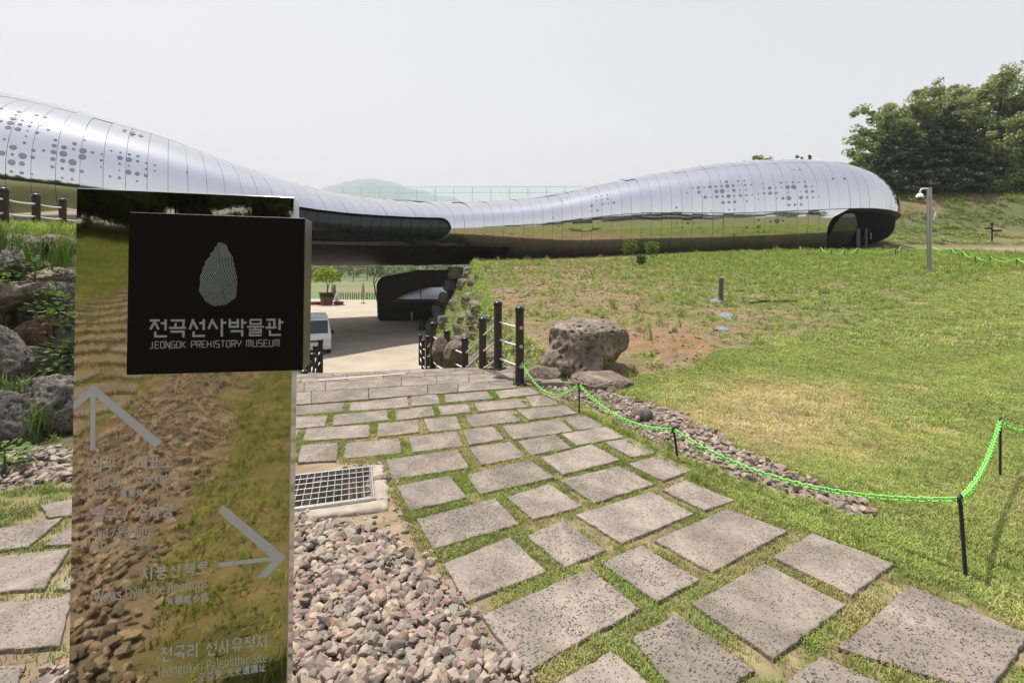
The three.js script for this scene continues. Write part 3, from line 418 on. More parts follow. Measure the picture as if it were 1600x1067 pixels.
  // the Chinese lines, drawn stroke by stroke on a ten-by-ten grid
  const HZ = { '入': '35 05 50 15 53 30|52 20 40 60 05 95|52 30 62 65 96 95', '口': '15 15 85 15 85 85 15 85 15 15', '售': '30 02 10 30|25 18 25 60|25 15 85 15|25 28 80 28|25 42 80 42|25 56 90 56|55 02 55 56|20 68 80 68 80 96 20 96 20 68', '票': '10 06 90 06|15 18 85 18 85 40 15 40 15 18|38 06 38 40|62 06 62 40|25 52 75 52|08 66 92 66|50 66 50 96|28 76 14 92|70 76 86 92', '处': '30 05 08 50|20 28 48 28 30 70 06 95|18 50 60 88 96 92|68 05 68 75|68 30 92 48', '出': '50 02 50 95|20 15 20 45 80 45 80 15|10 55 10 92 90 92 90 55', '停': '25 05 05 40|17 30 17 95|60 00 62 10|35 14 95 14|45 22 85 22 85 36 45 36 45 22|36 58 36 46 94 46 94 58|45 62 85 62|65 62 65 92 55 92', '车': '15 14 88 14|45 02 22 45 88 45|05 68 95 68|55 30 55 98', '场': '05 35 38 35|22 08 22 78|04 82 40 70|46 10 85 10 52 42 92 42 86 90 74 88|66 46 42 78|80 46 52 94', '天': '15 12 85 12|08 42 92 42|50 12 48 50 10 95|50 48 92 95', '棚': '02 28 32 28|17 02 17 96|17 34 04 65|18 36 32 55|40 06 40 70 34 95|40 06 62 06 62 95|40 34 62 34|40 60 62 60|70 06 70 70 64 95|70 06 94 06 94 95|70 34 94 34|70 60 94 60', '散': '04 14 52 14|18 02 18 34|38 02 38 34|02 34 56 34|10 46 10 96|10 46 46 46 46 92|10 60 46 60|10 74 46 74|68 02 56 36|62 22 96 22|88 24 56 95|64 40 96 95', '步': '50 02 50 45|50 18 80 18|24 16 24 45|04 45 96 45|50 50 50 70|28 56 12 74|88 54 60 84 12 98', '路': '08 08 40 08 40 36 08 36 08 08|24 36 24 90|24 60 42 60|08 56 08 92|04 94 44 86|64 02 48 34|58 18 88 18 46 62|58 32 96 62|56 66 90 66 90 96 56 96 56 66', '全': '50 02 06 44|50 02 95 44|24 46 76 46|24 68 76 68|50 46 50 92|08 93 92 93', '谷': '34 04 12 26|66 04 90 26|50 20 06 58|50 20 95 58|26 62 74 62 74 95 26 95 26 62', '里': '18 06 82 06 82 50 18 50 18 06|18 28 82 28|50 06 50 92|18 70 82 70|05 93 95 93', '先': '30 04 16 30|26 18 82 18|50 02 50 44|05 44 95 44|36 44 34 70 06 95|62 44 62 90 94 90 94 76', '史': '18 18 82 18 82 46 18 46 18 18|50 02 50 46 40 74 08 96|26 60 92 96', '遺': '08 08 18 20|04 36 20 36 14 72 04 88|14 78 34 94 96 94|38 06 88 06 88 22 38 22 38 06|62 00 62 30|30 31 95 31|42 38 84 38 84 76 42 76 42 38|42 50 84 50|42 63 84 63|52 78 38 88|74 78 90 88', '蹟': '06 08 36 08 36 34 06 34 06 08|22 34 22 90|22 58 38 58|08 54 08 90|03 93 40 86|46 08 96 08|48 18 94 18|44 29 98 29|71 01 71 29|50 37 92 37 92 78 50 78 50 37|50 50 92 50|50 64 92 64|60 80 46 96|80 80 96 96', '址': '05 35 38 35|22 08 22 78|03 84 42 70|70 05 70 92|70 42 94 42|52 36 52 92|42 93 98 93' };
  const hz = (c) => HZ[c].split('|').map((s) => { const n = s.split(' ').map(Number), q = []; for (let i = 0; i < n.length; i += 2) q.push([n[i] / 100, n[i + 1] / 100]); return q; });
  const LT = { J: ['0.7,0 0.7,1 0,1'], E: ['1,0 0,0 0,1 1,1', '0,0.5 0.85,0.5'], O: ['0.1,0 0.9,0 1,0.1 1,0.9 0.9,1 0.1,1 0,0.9 0,0.1 0.1,0'], N: ['0,1 0,0 1,1 1,0'], G: ['1,0 0.1,0 0,0.1 0,1 1,1 1,0.5 0.55,0.5'], K: ['0,0 0,1', '1,0 0.1,0.52 1,1'], P: ['0,1 0,0 0.9,0 1,0.1 1,0.55 0,0.55'], R: ['0,1 0,0 0.9,0 1,0.1 1,0.52 0,0.52', '0.5,0.55 1,1'], H: ['0,0 0,1', '1,0 1,1', '0,0.5 1,0.5'], I: ['0.5,0 0.5,1'], S: ['1,0 0,0 0,0.48 1,0.52 1,1 0,1'], T: ['0,0 1,0', '0.5,0 0.5,1'], Y: ['0,0 0,0.42 0.5,0.55 1,0.42 1,0', '0.5,0.55 0.5,1'], M: ['0,1 0,0.1 0.1,0 1,0 1,1', '0.5,0 0.5,1'], U: ['0,0 0,1 0.9,1 1,0.9 1,0'] };
  const canvases = () => { const mk = (w, h, f) => { const c = document.createElement('canvas'); c.width = w; c.height = h; const x = c.getContext('2d'); x.fillStyle = f; x.fillRect(0, 0, w, h); x.lineCap = 'butt'; x.lineJoin = 'miter'; return x; }; return mk; };
  const mk = canvases();
  // --- print on the pillar face
  const cc = mk(cw, ch, 'rgb(184,174,150)'), mr = mk(cw, ch, 'rgb(0,8,255)'); // colour; roughness (green) and metalness (blue)
  const toC = ([u, v]) => [(u - uL) * PPM, (top - v) * PPM], pc = (px, py) => toC(uvAt(px, py));
  const both = (fn) => { cc.fillStyle = cc.strokeStyle = 'rgb(186,186,188)'; mr.fillStyle = mr.strokeStyle = 'rgb(0,150,0)'; fn(cc); fn(mr); };
  const poly = (pts) => both((x) => { x.beginPath(); pts.forEach((p, i) => { const q = pc(...p); i ? x.lineTo(...q) : x.moveTo(...q); }); x.closePath(); x.fill(); });
  // arrows
  poly([[144, 600], [253, 690], [241, 699], [144, 616], [111, 641], [111, 628]]);
  poly([[139.5, 612], [147.5, 608], [147, 702], [139, 703.5]]);
  poly([[349, 788], [448, 870], [418, 902], [403, 902], [428, 874], [341, 800]]);
  poly([[341, 879], [440, 868.5], [440, 874.5], [341, 886]]);
  poly([[413, 1069], [421, 1068], [421, 1090], [413, 1090]]);
  // lines of text: from a start point to an end point (baseline) with a letter height, all in the plane of the sign
  const run = (p0, p1, hpx, items, lw, draw) => { const a = pc(...p0), b = pc(...p1), ang = Math.atan2(b[1] - a[1], b[0] - a[0]), len = Math.hypot(b[0] - a[0], b[1] - a[1]); const h = Math.abs(pc(p0[0], p0[1] - hpx)[1] - a[1]); both((x) => { x.save(); x.translate(...a); x.rotate(ang); draw(x, len, h, items); x.restore(); }); };
  const glyphs = (get) => (x, len, h, text) => { const n = [...text].reduce((s, c) => s + (c === ' ' ? 0.45 : c === '/' ? 0.5 : 1), 0), adv = len / n; let o = 0; x.lineWidth = h * 0.105; for (const c of text) { if (c === ' ') { o += adv * 0.45; continue; } if (c === '/') { x.beginPath(); x.moveTo(o + adv * 0.08, 0); x.lineTo(o + adv * 0.4, -h); x.stroke(); o += adv * 0.5; continue; } for (const st of get(c)) { x.beginPath(); st.forEach((q, i) => { const X = o + adv * (0.04 + 0.9 * q[0]), Y = -h + q[1] * h; i ? x.lineTo(X, Y) : x.moveTo(X, Y); }); x.stroke(); } o += adv; } };
  const ko = glyphs(strokes), zh = glyphs(hz), latin = (x, len, h, text) => { x.font = `${h * 1.36}px sans-serif`; const w = x.measureText(text).width; x.scale(len / w, 1); x.fillText(text, 0, 0); };
  run([139, 737], [271, 730], 22, '입구 / 매표소', 3, ko); run([140, 762], [269, 753], 17, 'Entrance / Tickets', 2, latin); run([141, 781], [224, 775], 13, '入口 / 售票处', 2, zh);
  run([140, 816], [271, 808], 24, '출구 / 주차장', 3, ko); run([141, 841], [238, 834], 17, 'Exit / Parking', 2, latin); run([141, 861], [224, 853], 13, '出口 / 停车场', 2, zh);
  run([218, 908], [328, 896], 21, '지붕산책로', 3, ko); run([145, 942], [325, 918], 17, 'Walks Over the Rooftops', 2, latin); run([258, 948], [327, 939], 14, '天棚散步路', 2, zh);
  run([249, 1035], [420, 1012], 23, '전곡리 선사유적지', 3, ko); run([246, 1058], [419, 1034], 17, 'Jeongok-ri Paleolithic Site', 2, latin); run([309, 1066], [417, 1049], 14, '全谷里 先史遺蹟址', 2, zh);
  const tC = new THREE.CanvasTexture(cc.canvas), tR = new THREE.CanvasTexture(mr.canvas); tC.colorSpace = THREE.SRGBColorSpace; for (const q of [tC, tR]) q.anisotropy = 8;
  const wavy = dataTex(256, (u, v) => { const g = 0.5 + 0.5 * tnoise(u, v, 3, 2, 21); return [g, g, g]; });
  wavy.repeat.set(0.7, 1.3);
  const faceMat = new THREE.MeshStandardMaterial({ map: tC, roughnessMap: tR, metalnessMap: tR, roughness: 1, metalness: 1, bumpMap: wavy, bumpScale: 0.006 });
  const edge = new THREE.MeshStandardMaterial({ color: new THREE.Color().setRGB(0.5, 0.48, 0.45), metalness: 1, roughness: 0.12 });
  part(t, 'pillar', box(wd, top - bot, 0.085, 0.004), edge, [(uL + uR) / 2, (top + bot) / 2, -0.0435 - 0.001]);
  part(t, 'mirror_face', new THREE.PlaneGeometry(wd - 0.006, top - bot - 0.006), faceMat, [(uL + uR) / 2, (top + bot) / 2, 0.0015]);
  part(t, 'foot_plate', box(wd + 0.12, 0.03, 0.22, 0.008), edge, [(uL + uR) / 2, 0.0, -0.04]);
  // --- the black panel
  const Z = 0.04, a0 = uvAt(200, 331, Z), a1 = uvAt(477, 341, Z), a2 = uvAt(473, 578, Z), a3 = uvAt(197.5, 587, Z);
  const x0 = (a0[0] + a3[0]) / 2, x1 = (a1[0] + a2[0]) / 2, y1 = (a0[1] + a1[1]) / 2, y0 = (a2[1] + a3[1]) / 2, pw_ = x1 - x0, ph_ = y1 - y0, TH = 0.125;
  part(t, 'panel_body', box(pw_, ph_, TH, 0.003), std(0.16, 0.15, 0.14, 0.35, 0.9), [(x0 + x1) / 2, (y0 + y1) / 2, Z - TH / 2 - 0.001]);
  const PS = 1700, kx = mk(Math.ceil(pw_ * PS), Math.ceil(ph_ * PS), 'rgb(10,5,5)'), kp = (px, py) => { const [u, v] = uvAt(px, py, Z); return [(u - x0) * PS, (y1 - v) * PS]; };
  const lines = (list, ox, oy, sc, wpx, style) => { kx.strokeStyle = style; kx.lineWidth = Math.abs(kp(300 + wpx, 500)[0] - kp(300, 500)[0]); for (const s of list) { kx.beginPath(); s.forEach((q, i) => { const c = kp(ox + q[0] / sc, oy + q[1] / sc); i ? kx.lineTo(...c) : kx.moveTo(...c); }); kx.stroke(); } };
  const T = (s) => s.split('|').map((l) => { const n = l.split(' ').map(Number), q = []; for (let i = 0; i < n.length; i += 2) q.push([n[i], n[i + 1]]); return q; });
  const grey = 'rgb(150,152,154)';
  lines(T('22 78 138 78|84 86 30 182|84 100 124 182|204 66 202 190|148 110 204 110|86 204 86 260 218 260'), 230, 490, 7.27, 3.9, grey);
  lines(T('260 78 410 78 404 158|318 108 318 158|242 163 436 161|258 206 408 204 406 272'), 230, 490, 7.27, 3.9, grey);
  lines(T('520 64 480 180|520 90 568 180|640 64 638 188|588 108 640 107|523 202 523 256 654 254'), 230, 490, 7.27, 3.9, grey);
  lines(T('740 62 694 176|740 88 794 176|846 60 845 264|846 104 896 103'), 230, 490, 7.27, 3.9, grey);
  lines(T('936 60 936 150 1028 150 1028 60|936 104 1028 104|1078 60 1078 172|1078 104 1128 103|946 202 1078 200 1077 262'), 230, 490, 7.27, 3.9, grey);
  lines(T('1170 70 1290 70 1290 118 1170 118 1170 70|1132 151 1326 150|1228 150 1228 184|1154 186 1292 185 1292 214 1166 216 1166 248 1302 247'), 230, 490, 7.27, 3.4, grey);
  lines(T('1354 70 1446 70 1444 144|1388 100 1388 156|1344 161 1470 158|1504 58 1504 188|1504 100 1546 99|1394 190 1394 244 1520 242'), 230, 490, 7.27, 3.9, grey);
  { const txt = 'JEONGOK PREHISTORY MUSEUM', wide = (c) => (c === ' ' ? 0.75 : c === 'I' ? 0.55 : c === 'M' ? 1.25 : 1), tot = [...txt].reduce((s, c) => s + wide(c), 0); let o = 0; const list = [];
    for (const c of txt) { const x = 24 + o / tot * 1500, w = wide(c) / tot * 1500 * 0.68; const yb = 396 - o / tot * 25; if (c !== ' ') for (const s of LT[c]) list.push(s.split(' ').map((p) => { const [a, b] = p.split(',').map(Number); return [x + a * w, yb - 74 + b * 74]; })); o += wide(c); }
    lines(list, 230, 490, 7.27, 1.75, 'rgb(140,142,144)'); }
  { // hand-axe emblem: facets hatched with bent lines
    const facet = (pts, x0_, y0_, ang, gapv, bend, w) => { kx.save(); kx.beginPath(); pts.forEach((q, i) => { const c = kp(300 + q[0] / 9.27, 370 + q[1] / 9.27); i ? kx.lineTo(...c) : kx.moveTo(...c); }); kx.closePath(); kx.clip();
      const list = []; const cs = Math.cos(ang), sn = Math.sin(ang); for (let k = -60; k < 60; k++) { const l = []; for (let s = -500; s <= 500; s += 25) { const b = bend * (s / 200) ** 2; l.push([x0_ + cs * s - sn * (k * gapv + b), y0_ + sn * s + cs * (k * gapv + b)]); } list.push(l); } lines(list, 300, 370, 9.27, w, 'rgb(165,172,172)'); kx.restore(); };
    facet([[380, 80], [440, 75], [440, 95], [388, 180], [400, 300], [365, 470], [290, 600], [205, 622], [108, 565], [195, 350]], 280, 380, -0.85, 25, 18, 1.15);
    facet([[440, 90], [495, 110], [520, 180], [575, 270], [480, 310], [405, 290], [388, 180]], 470, 200, 0.95, 14, 10, 0.8);
    facet([[400, 290], [480, 312], [578, 272], [630, 480], [655, 610], [435, 775], [282, 605], [365, 465]], 480, 480, 1.75, 22, 22, 0.95);
    facet([[108, 565], [205, 625], [285, 605], [435, 772], [330, 815], [95, 785], [112, 680]], 230, 700, 1.35, 15, 14, 0.75);
    facet([[655, 612], [640, 870], [510, 975], [440, 775]], 560, 800, -0.45, 17, -14, 0.8);
    facet([[95, 785], [330, 818], [432, 775], [508, 980], [308, 1008], [190, 935]], 300, 890, 0.12, 17, 9, 0.8); }
  const tk = new THREE.CanvasTexture(kx.canvas); tk.colorSpace = THREE.SRGBColorSpace; tk.anisotropy = 8;
  part(t, 'panel_face', new THREE.PlaneGeometry(pw_ - 0.002, ph_ - 0.002), new THREE.MeshPhysicalMaterial({ map: tk, roughness: 0.6, specularIntensity: 0.35 }), [(x0 + x1) / 2, (y0 + y1) / 2, Z + 0.0012]);
}
// ------------------------------------------------------------------ rocks
const rockMat = (r, g, b, tex = grainTex, bs = 0.02) => new THREE.MeshStandardMaterial({ color: new THREE.Color().setRGB(r, g, b), map: tex, bumpMap: tex === poreA ? poreAb : tex === poreB ? poreBb : tex, bumpScale: bs, roughness: 0.95, vertexColors: true });
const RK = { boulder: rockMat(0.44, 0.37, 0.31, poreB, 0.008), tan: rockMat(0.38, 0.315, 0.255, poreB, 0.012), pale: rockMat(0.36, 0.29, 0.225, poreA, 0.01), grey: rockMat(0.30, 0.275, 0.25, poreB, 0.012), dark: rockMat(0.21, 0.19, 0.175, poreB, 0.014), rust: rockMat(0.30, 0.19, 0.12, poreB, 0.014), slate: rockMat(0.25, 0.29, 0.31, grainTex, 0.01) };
const icoCache = {};
function rockGeo(detail, sx, sy, sz, rough, z, shape, uvs = 0.8, ncut = 7) { // a boulder: a ball pushed about by noise, cut by a few flat breaks, with pits
  if (!icoCache[detail]) icoCache[detail] = mergeVertices(new THREE.IcosahedronGeometry(1, detail).deleteAttribute('uv').deleteAttribute('normal'));
  const g = icoCache[detail].clone(), p = g.attributes.position, v = V(0, 0, 0), col = new Float32Array(p.count * 3);
  const cuts = []; for (let k = 0; k < ncut; k++) cuts.push([V(rr(-1, 1), rr(-0.8, 1), rr(-1, 1)).normalize(), rr(0.66, 0.92)]);
  for (let i = 0; i < p.count; i++) {
    v.fromBufferAttribute(p, i); const dir = v.clone();
    let r = 1 + rough * 1.0 * fbm(v.x * 1.1 + z, v.y * 1.1, v.z * 1.1 + z, 3);
    v.multiplyScalar(r);
    for (const [n, c] of cuts) { const e = v.dot(n) - c; if (e > 0) v.addScaledVector(n, -e * 0.86); }
    if (shape) shape(v);
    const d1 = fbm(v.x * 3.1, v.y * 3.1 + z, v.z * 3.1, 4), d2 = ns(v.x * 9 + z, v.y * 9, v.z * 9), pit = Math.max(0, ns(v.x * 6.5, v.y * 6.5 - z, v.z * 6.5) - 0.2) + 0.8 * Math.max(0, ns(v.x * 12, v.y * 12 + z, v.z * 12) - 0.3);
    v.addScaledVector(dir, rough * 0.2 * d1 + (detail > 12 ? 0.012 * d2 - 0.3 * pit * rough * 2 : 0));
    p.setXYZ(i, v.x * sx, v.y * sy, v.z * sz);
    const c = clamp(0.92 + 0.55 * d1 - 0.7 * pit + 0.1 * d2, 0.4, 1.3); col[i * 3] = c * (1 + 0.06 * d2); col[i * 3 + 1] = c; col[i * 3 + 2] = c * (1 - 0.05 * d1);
  }
  g.setAttribute('color', new THREE.BufferAttribute(col, 3)); g.computeVertexNormals();
  const q = g.toNonIndexed(), qp = q.attributes.position, qn = q.attributes.normal, uv = new Float32Array(qp.count * 2);
  for (let i = 0; i < qp.count; i += 3) { const n = V(0, 0, 0); for (let k = 0; k < 3; k++) n.add(V(qn.getX(i + k), qn.getY(i + k), qn.getZ(i + k))); const ax = Math.abs(n.x), ay = Math.abs(n.y), az = Math.abs(n.z);
    for (let k = 0; k < 3; k++) { const x = qp.getX(i + k), y = qp.getY(i + k), w = qp.getZ(i + k); const [a, b] = ay > ax && ay > az ? [x, w] : ax > az ? [w, y] : [x, y]; uv[(i + k) * 2] = a * uvs + z; uv[(i + k) * 2 + 1] = b * uvs; } }
  q.setAttribute('uv', new THREE.BufferAttribute(uv, 2)); return q;
}
const blocky = (v) => { const m = Math.max(Math.abs(v.x), Math.abs(v.y), Math.abs(v.z)), l = v.length(); v.multiplyScalar(lerp(1, l / m / 1.25, 0.75)); };
function rock(name, label, geo, mat, pos, rot = [0, 0, 0], group) { const m = new THREE.Mesh(geo, mat); m.name = numbered(name); m.position.set(...pos); m.rotation.set(...rot); m.castShadow = m.receiveShadow = true; meta(m, label, 'rock', group); scene.add(m); return m; }
{ // right of the path: the big pitted boulder, the flat stone before it and a few more
  const b = at(917, 540, 7.75);
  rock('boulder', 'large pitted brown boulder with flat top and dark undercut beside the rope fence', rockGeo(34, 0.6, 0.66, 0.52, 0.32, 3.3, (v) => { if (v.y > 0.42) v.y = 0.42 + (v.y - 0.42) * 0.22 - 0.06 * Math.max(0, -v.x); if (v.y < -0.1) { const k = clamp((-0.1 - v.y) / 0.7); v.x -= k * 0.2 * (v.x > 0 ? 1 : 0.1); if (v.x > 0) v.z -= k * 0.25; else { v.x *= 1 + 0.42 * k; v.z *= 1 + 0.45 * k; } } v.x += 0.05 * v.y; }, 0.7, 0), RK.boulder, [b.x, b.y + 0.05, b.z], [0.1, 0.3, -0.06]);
  const f = gpt(942, 592, 0.1);
  rock('boulder', 'low flat-topped tan stone lying in front of the large pitted boulder', rockGeo(24, 0.45, 0.17, 0.36, 0.22, 8.1, (v) => { if (v.y > 0.55) v.y = 0.55 + (v.y - 0.55) * 0.3; }, 0.8), RK.pale, [f.x, 0.06, f.z], [0.08, 0.2, -0.04]);
  const q = gpt(850, 592, 0.05);
  rock('boulder', 'small rounded tan stone between the end fence post and the large boulder', rockGeo(18, 0.26, 0.17, 0.22, 0.25, 5.2), RK.pale, [q.x, 0.08, q.z]);
  const s = gpt(1003, 655, 0.0);
  rock('stone', 'dark angular stone sitting on the rubble strip beside the green chain', rockGeo(10, 0.125, 0.09, 0.1, 0.3, 9.4, null, 1.5), RK.grey, [s.x, 0.05, s.z], [0.2, 0.4, 0.1]);
  const flatq = gpt(856, 607, 0); const fl = rock('stone', 'grey squared stone block lying behind the end fence post', new THREE.BoxGeometry(0.4, 0.1, 0.2), RK.grey, [flatq.x, 0.04, flatq.z - 0.1], [0, 0.05, 0]); fl.geometry = box(0.42, 0.1, 0.22, 0.015); fl.material = paverMats[1];
  const mid = [[768, 552, 40, 26], [742, 566, 34, 30], [712, 552, 34, 40], [690, 545, 26, 36], [728, 586, 30, 16], [795, 560, 26, 22]];
  mid.forEach((m, i) => { const d = 9 + i * 0.25, p = at(m[0], m[1], d), w = m[2] / F * d; rock('boulder', ['broad tan boulder behind the tallest rope fence post', 'tan boulder seen between the ropes of the stair fence', 'pale boulder behind the shortest fence post of the stairs', 'grey boulder behind the lower stair fence posts', 'small tan boulder low behind the stair fence ropes', 'tan stone just behind the top two fence posts'][i], rockGeo(14, w * 0.6, m[3] / F * d * 0.65, w * 0.55, 0.25, i * 3.1), i % 2 ? RK.tan : RK.pale, [p.x, p.y - 0.06, p.z], [0, i, 0]); });
}
{ // left: the stacked rock bank behind the sign
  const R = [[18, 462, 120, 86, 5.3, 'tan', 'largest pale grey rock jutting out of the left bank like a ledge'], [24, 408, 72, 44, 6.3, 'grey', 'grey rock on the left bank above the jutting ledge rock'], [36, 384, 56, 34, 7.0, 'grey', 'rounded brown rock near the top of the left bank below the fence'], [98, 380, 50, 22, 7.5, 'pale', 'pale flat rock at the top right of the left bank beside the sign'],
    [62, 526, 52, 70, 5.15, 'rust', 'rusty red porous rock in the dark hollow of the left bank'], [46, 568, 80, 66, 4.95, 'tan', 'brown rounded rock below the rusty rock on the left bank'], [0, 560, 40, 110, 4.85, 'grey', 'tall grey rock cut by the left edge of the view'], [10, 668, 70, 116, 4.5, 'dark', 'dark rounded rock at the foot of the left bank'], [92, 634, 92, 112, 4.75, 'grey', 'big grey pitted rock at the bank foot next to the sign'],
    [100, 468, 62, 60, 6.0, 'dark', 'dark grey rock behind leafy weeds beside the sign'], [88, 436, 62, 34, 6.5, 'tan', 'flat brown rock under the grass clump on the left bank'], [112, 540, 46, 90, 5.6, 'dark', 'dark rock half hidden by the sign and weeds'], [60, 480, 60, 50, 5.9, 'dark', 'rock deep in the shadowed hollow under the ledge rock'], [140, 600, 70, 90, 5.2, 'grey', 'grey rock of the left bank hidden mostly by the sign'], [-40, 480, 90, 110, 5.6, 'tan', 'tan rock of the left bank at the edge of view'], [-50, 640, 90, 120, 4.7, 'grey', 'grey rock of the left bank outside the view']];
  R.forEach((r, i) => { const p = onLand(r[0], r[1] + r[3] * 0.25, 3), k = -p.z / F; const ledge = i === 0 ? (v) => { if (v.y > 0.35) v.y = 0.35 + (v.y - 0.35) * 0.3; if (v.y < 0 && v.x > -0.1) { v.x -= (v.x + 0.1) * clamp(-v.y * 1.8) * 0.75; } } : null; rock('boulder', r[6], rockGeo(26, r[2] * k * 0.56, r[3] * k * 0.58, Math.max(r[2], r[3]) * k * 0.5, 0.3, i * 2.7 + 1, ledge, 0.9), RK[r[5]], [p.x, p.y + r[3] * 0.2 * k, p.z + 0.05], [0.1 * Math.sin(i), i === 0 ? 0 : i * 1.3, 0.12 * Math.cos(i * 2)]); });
}
{ // rubble on the slope beside the stairs, and the rough stone wall in the shade under the building
  let n = 0;
  const where = ['upper', 'middle', 'lower'];
  const pos = [[700, 505, 24], [722, 520, 22], [742, 500, 26], [680, 520, 20], [712, 478, 20], [733, 470, 22], [748, 486, 26], [693, 500, 20], [668, 545, 18], [728, 448, 22], [722, 436, 20], [712, 452, 20], [735, 430, 24], [742, 442, 18], [686, 535, 24], [702, 528, 18], [716, 540, 26], [733, 535, 22], [745, 522, 24], [682, 488, 18], [760, 505, 22], [724, 500, 16], [690, 560, 20], [708, 566, 18]];
  const ORD = ['leftmost', 'second from left', 'third from left', 'rightmost'], ROW = ['topmost', 'second', 'third', 'fourth', 'fifth', 'lowest'], byY = [...pos].sort((a, b) => a[1] - b[1]);
  const slopeLabel = (q) => { const i = byY.indexOf(q), r = Math.floor(i / 4), row = byY.slice(r * 4, r * 4 + 4).sort((a, b) => a[0] - b[0]); return `${ORD[row.indexOf(q)]} rock in the ${ROW[r]} row on the slope beside the stairs`; };
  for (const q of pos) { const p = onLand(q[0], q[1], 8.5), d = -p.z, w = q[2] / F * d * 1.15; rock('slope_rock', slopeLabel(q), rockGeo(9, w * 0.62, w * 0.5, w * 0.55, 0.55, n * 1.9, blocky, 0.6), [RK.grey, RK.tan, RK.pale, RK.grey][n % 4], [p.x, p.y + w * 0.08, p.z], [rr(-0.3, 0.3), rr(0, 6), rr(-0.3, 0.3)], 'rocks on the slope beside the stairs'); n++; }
  const wl = thing('stone_wall', 'rough boulder retaining wall in shade under the museum beside the forecourt', 'wall', [-5.2, PLAZA, -39]);
  for (let r = 0; r < 5; r++) for (let c = 0; c < 8 - r * 0.4; c++) { const w = rr(0.85, 1.25); part(wl, 'stone', rockGeo(8, w * 0.6, 0.56, 0.6, 0.3, r * 8 + c, blocky, 0.5), r + c & 1 ? RK.grey : RK.tan, [-0.9 + c * 1.05 + r * 0.42 + rr(-0.1, 0.1), 0.45 + r * 0.98, 0.6 - c * 0.1 + r * 0.1 + rr(-0.12, 0.12)], [rr(-0.3, 0.3), rr(-0.5, 0.5), rr(-0.2, 0.2)]); }
}
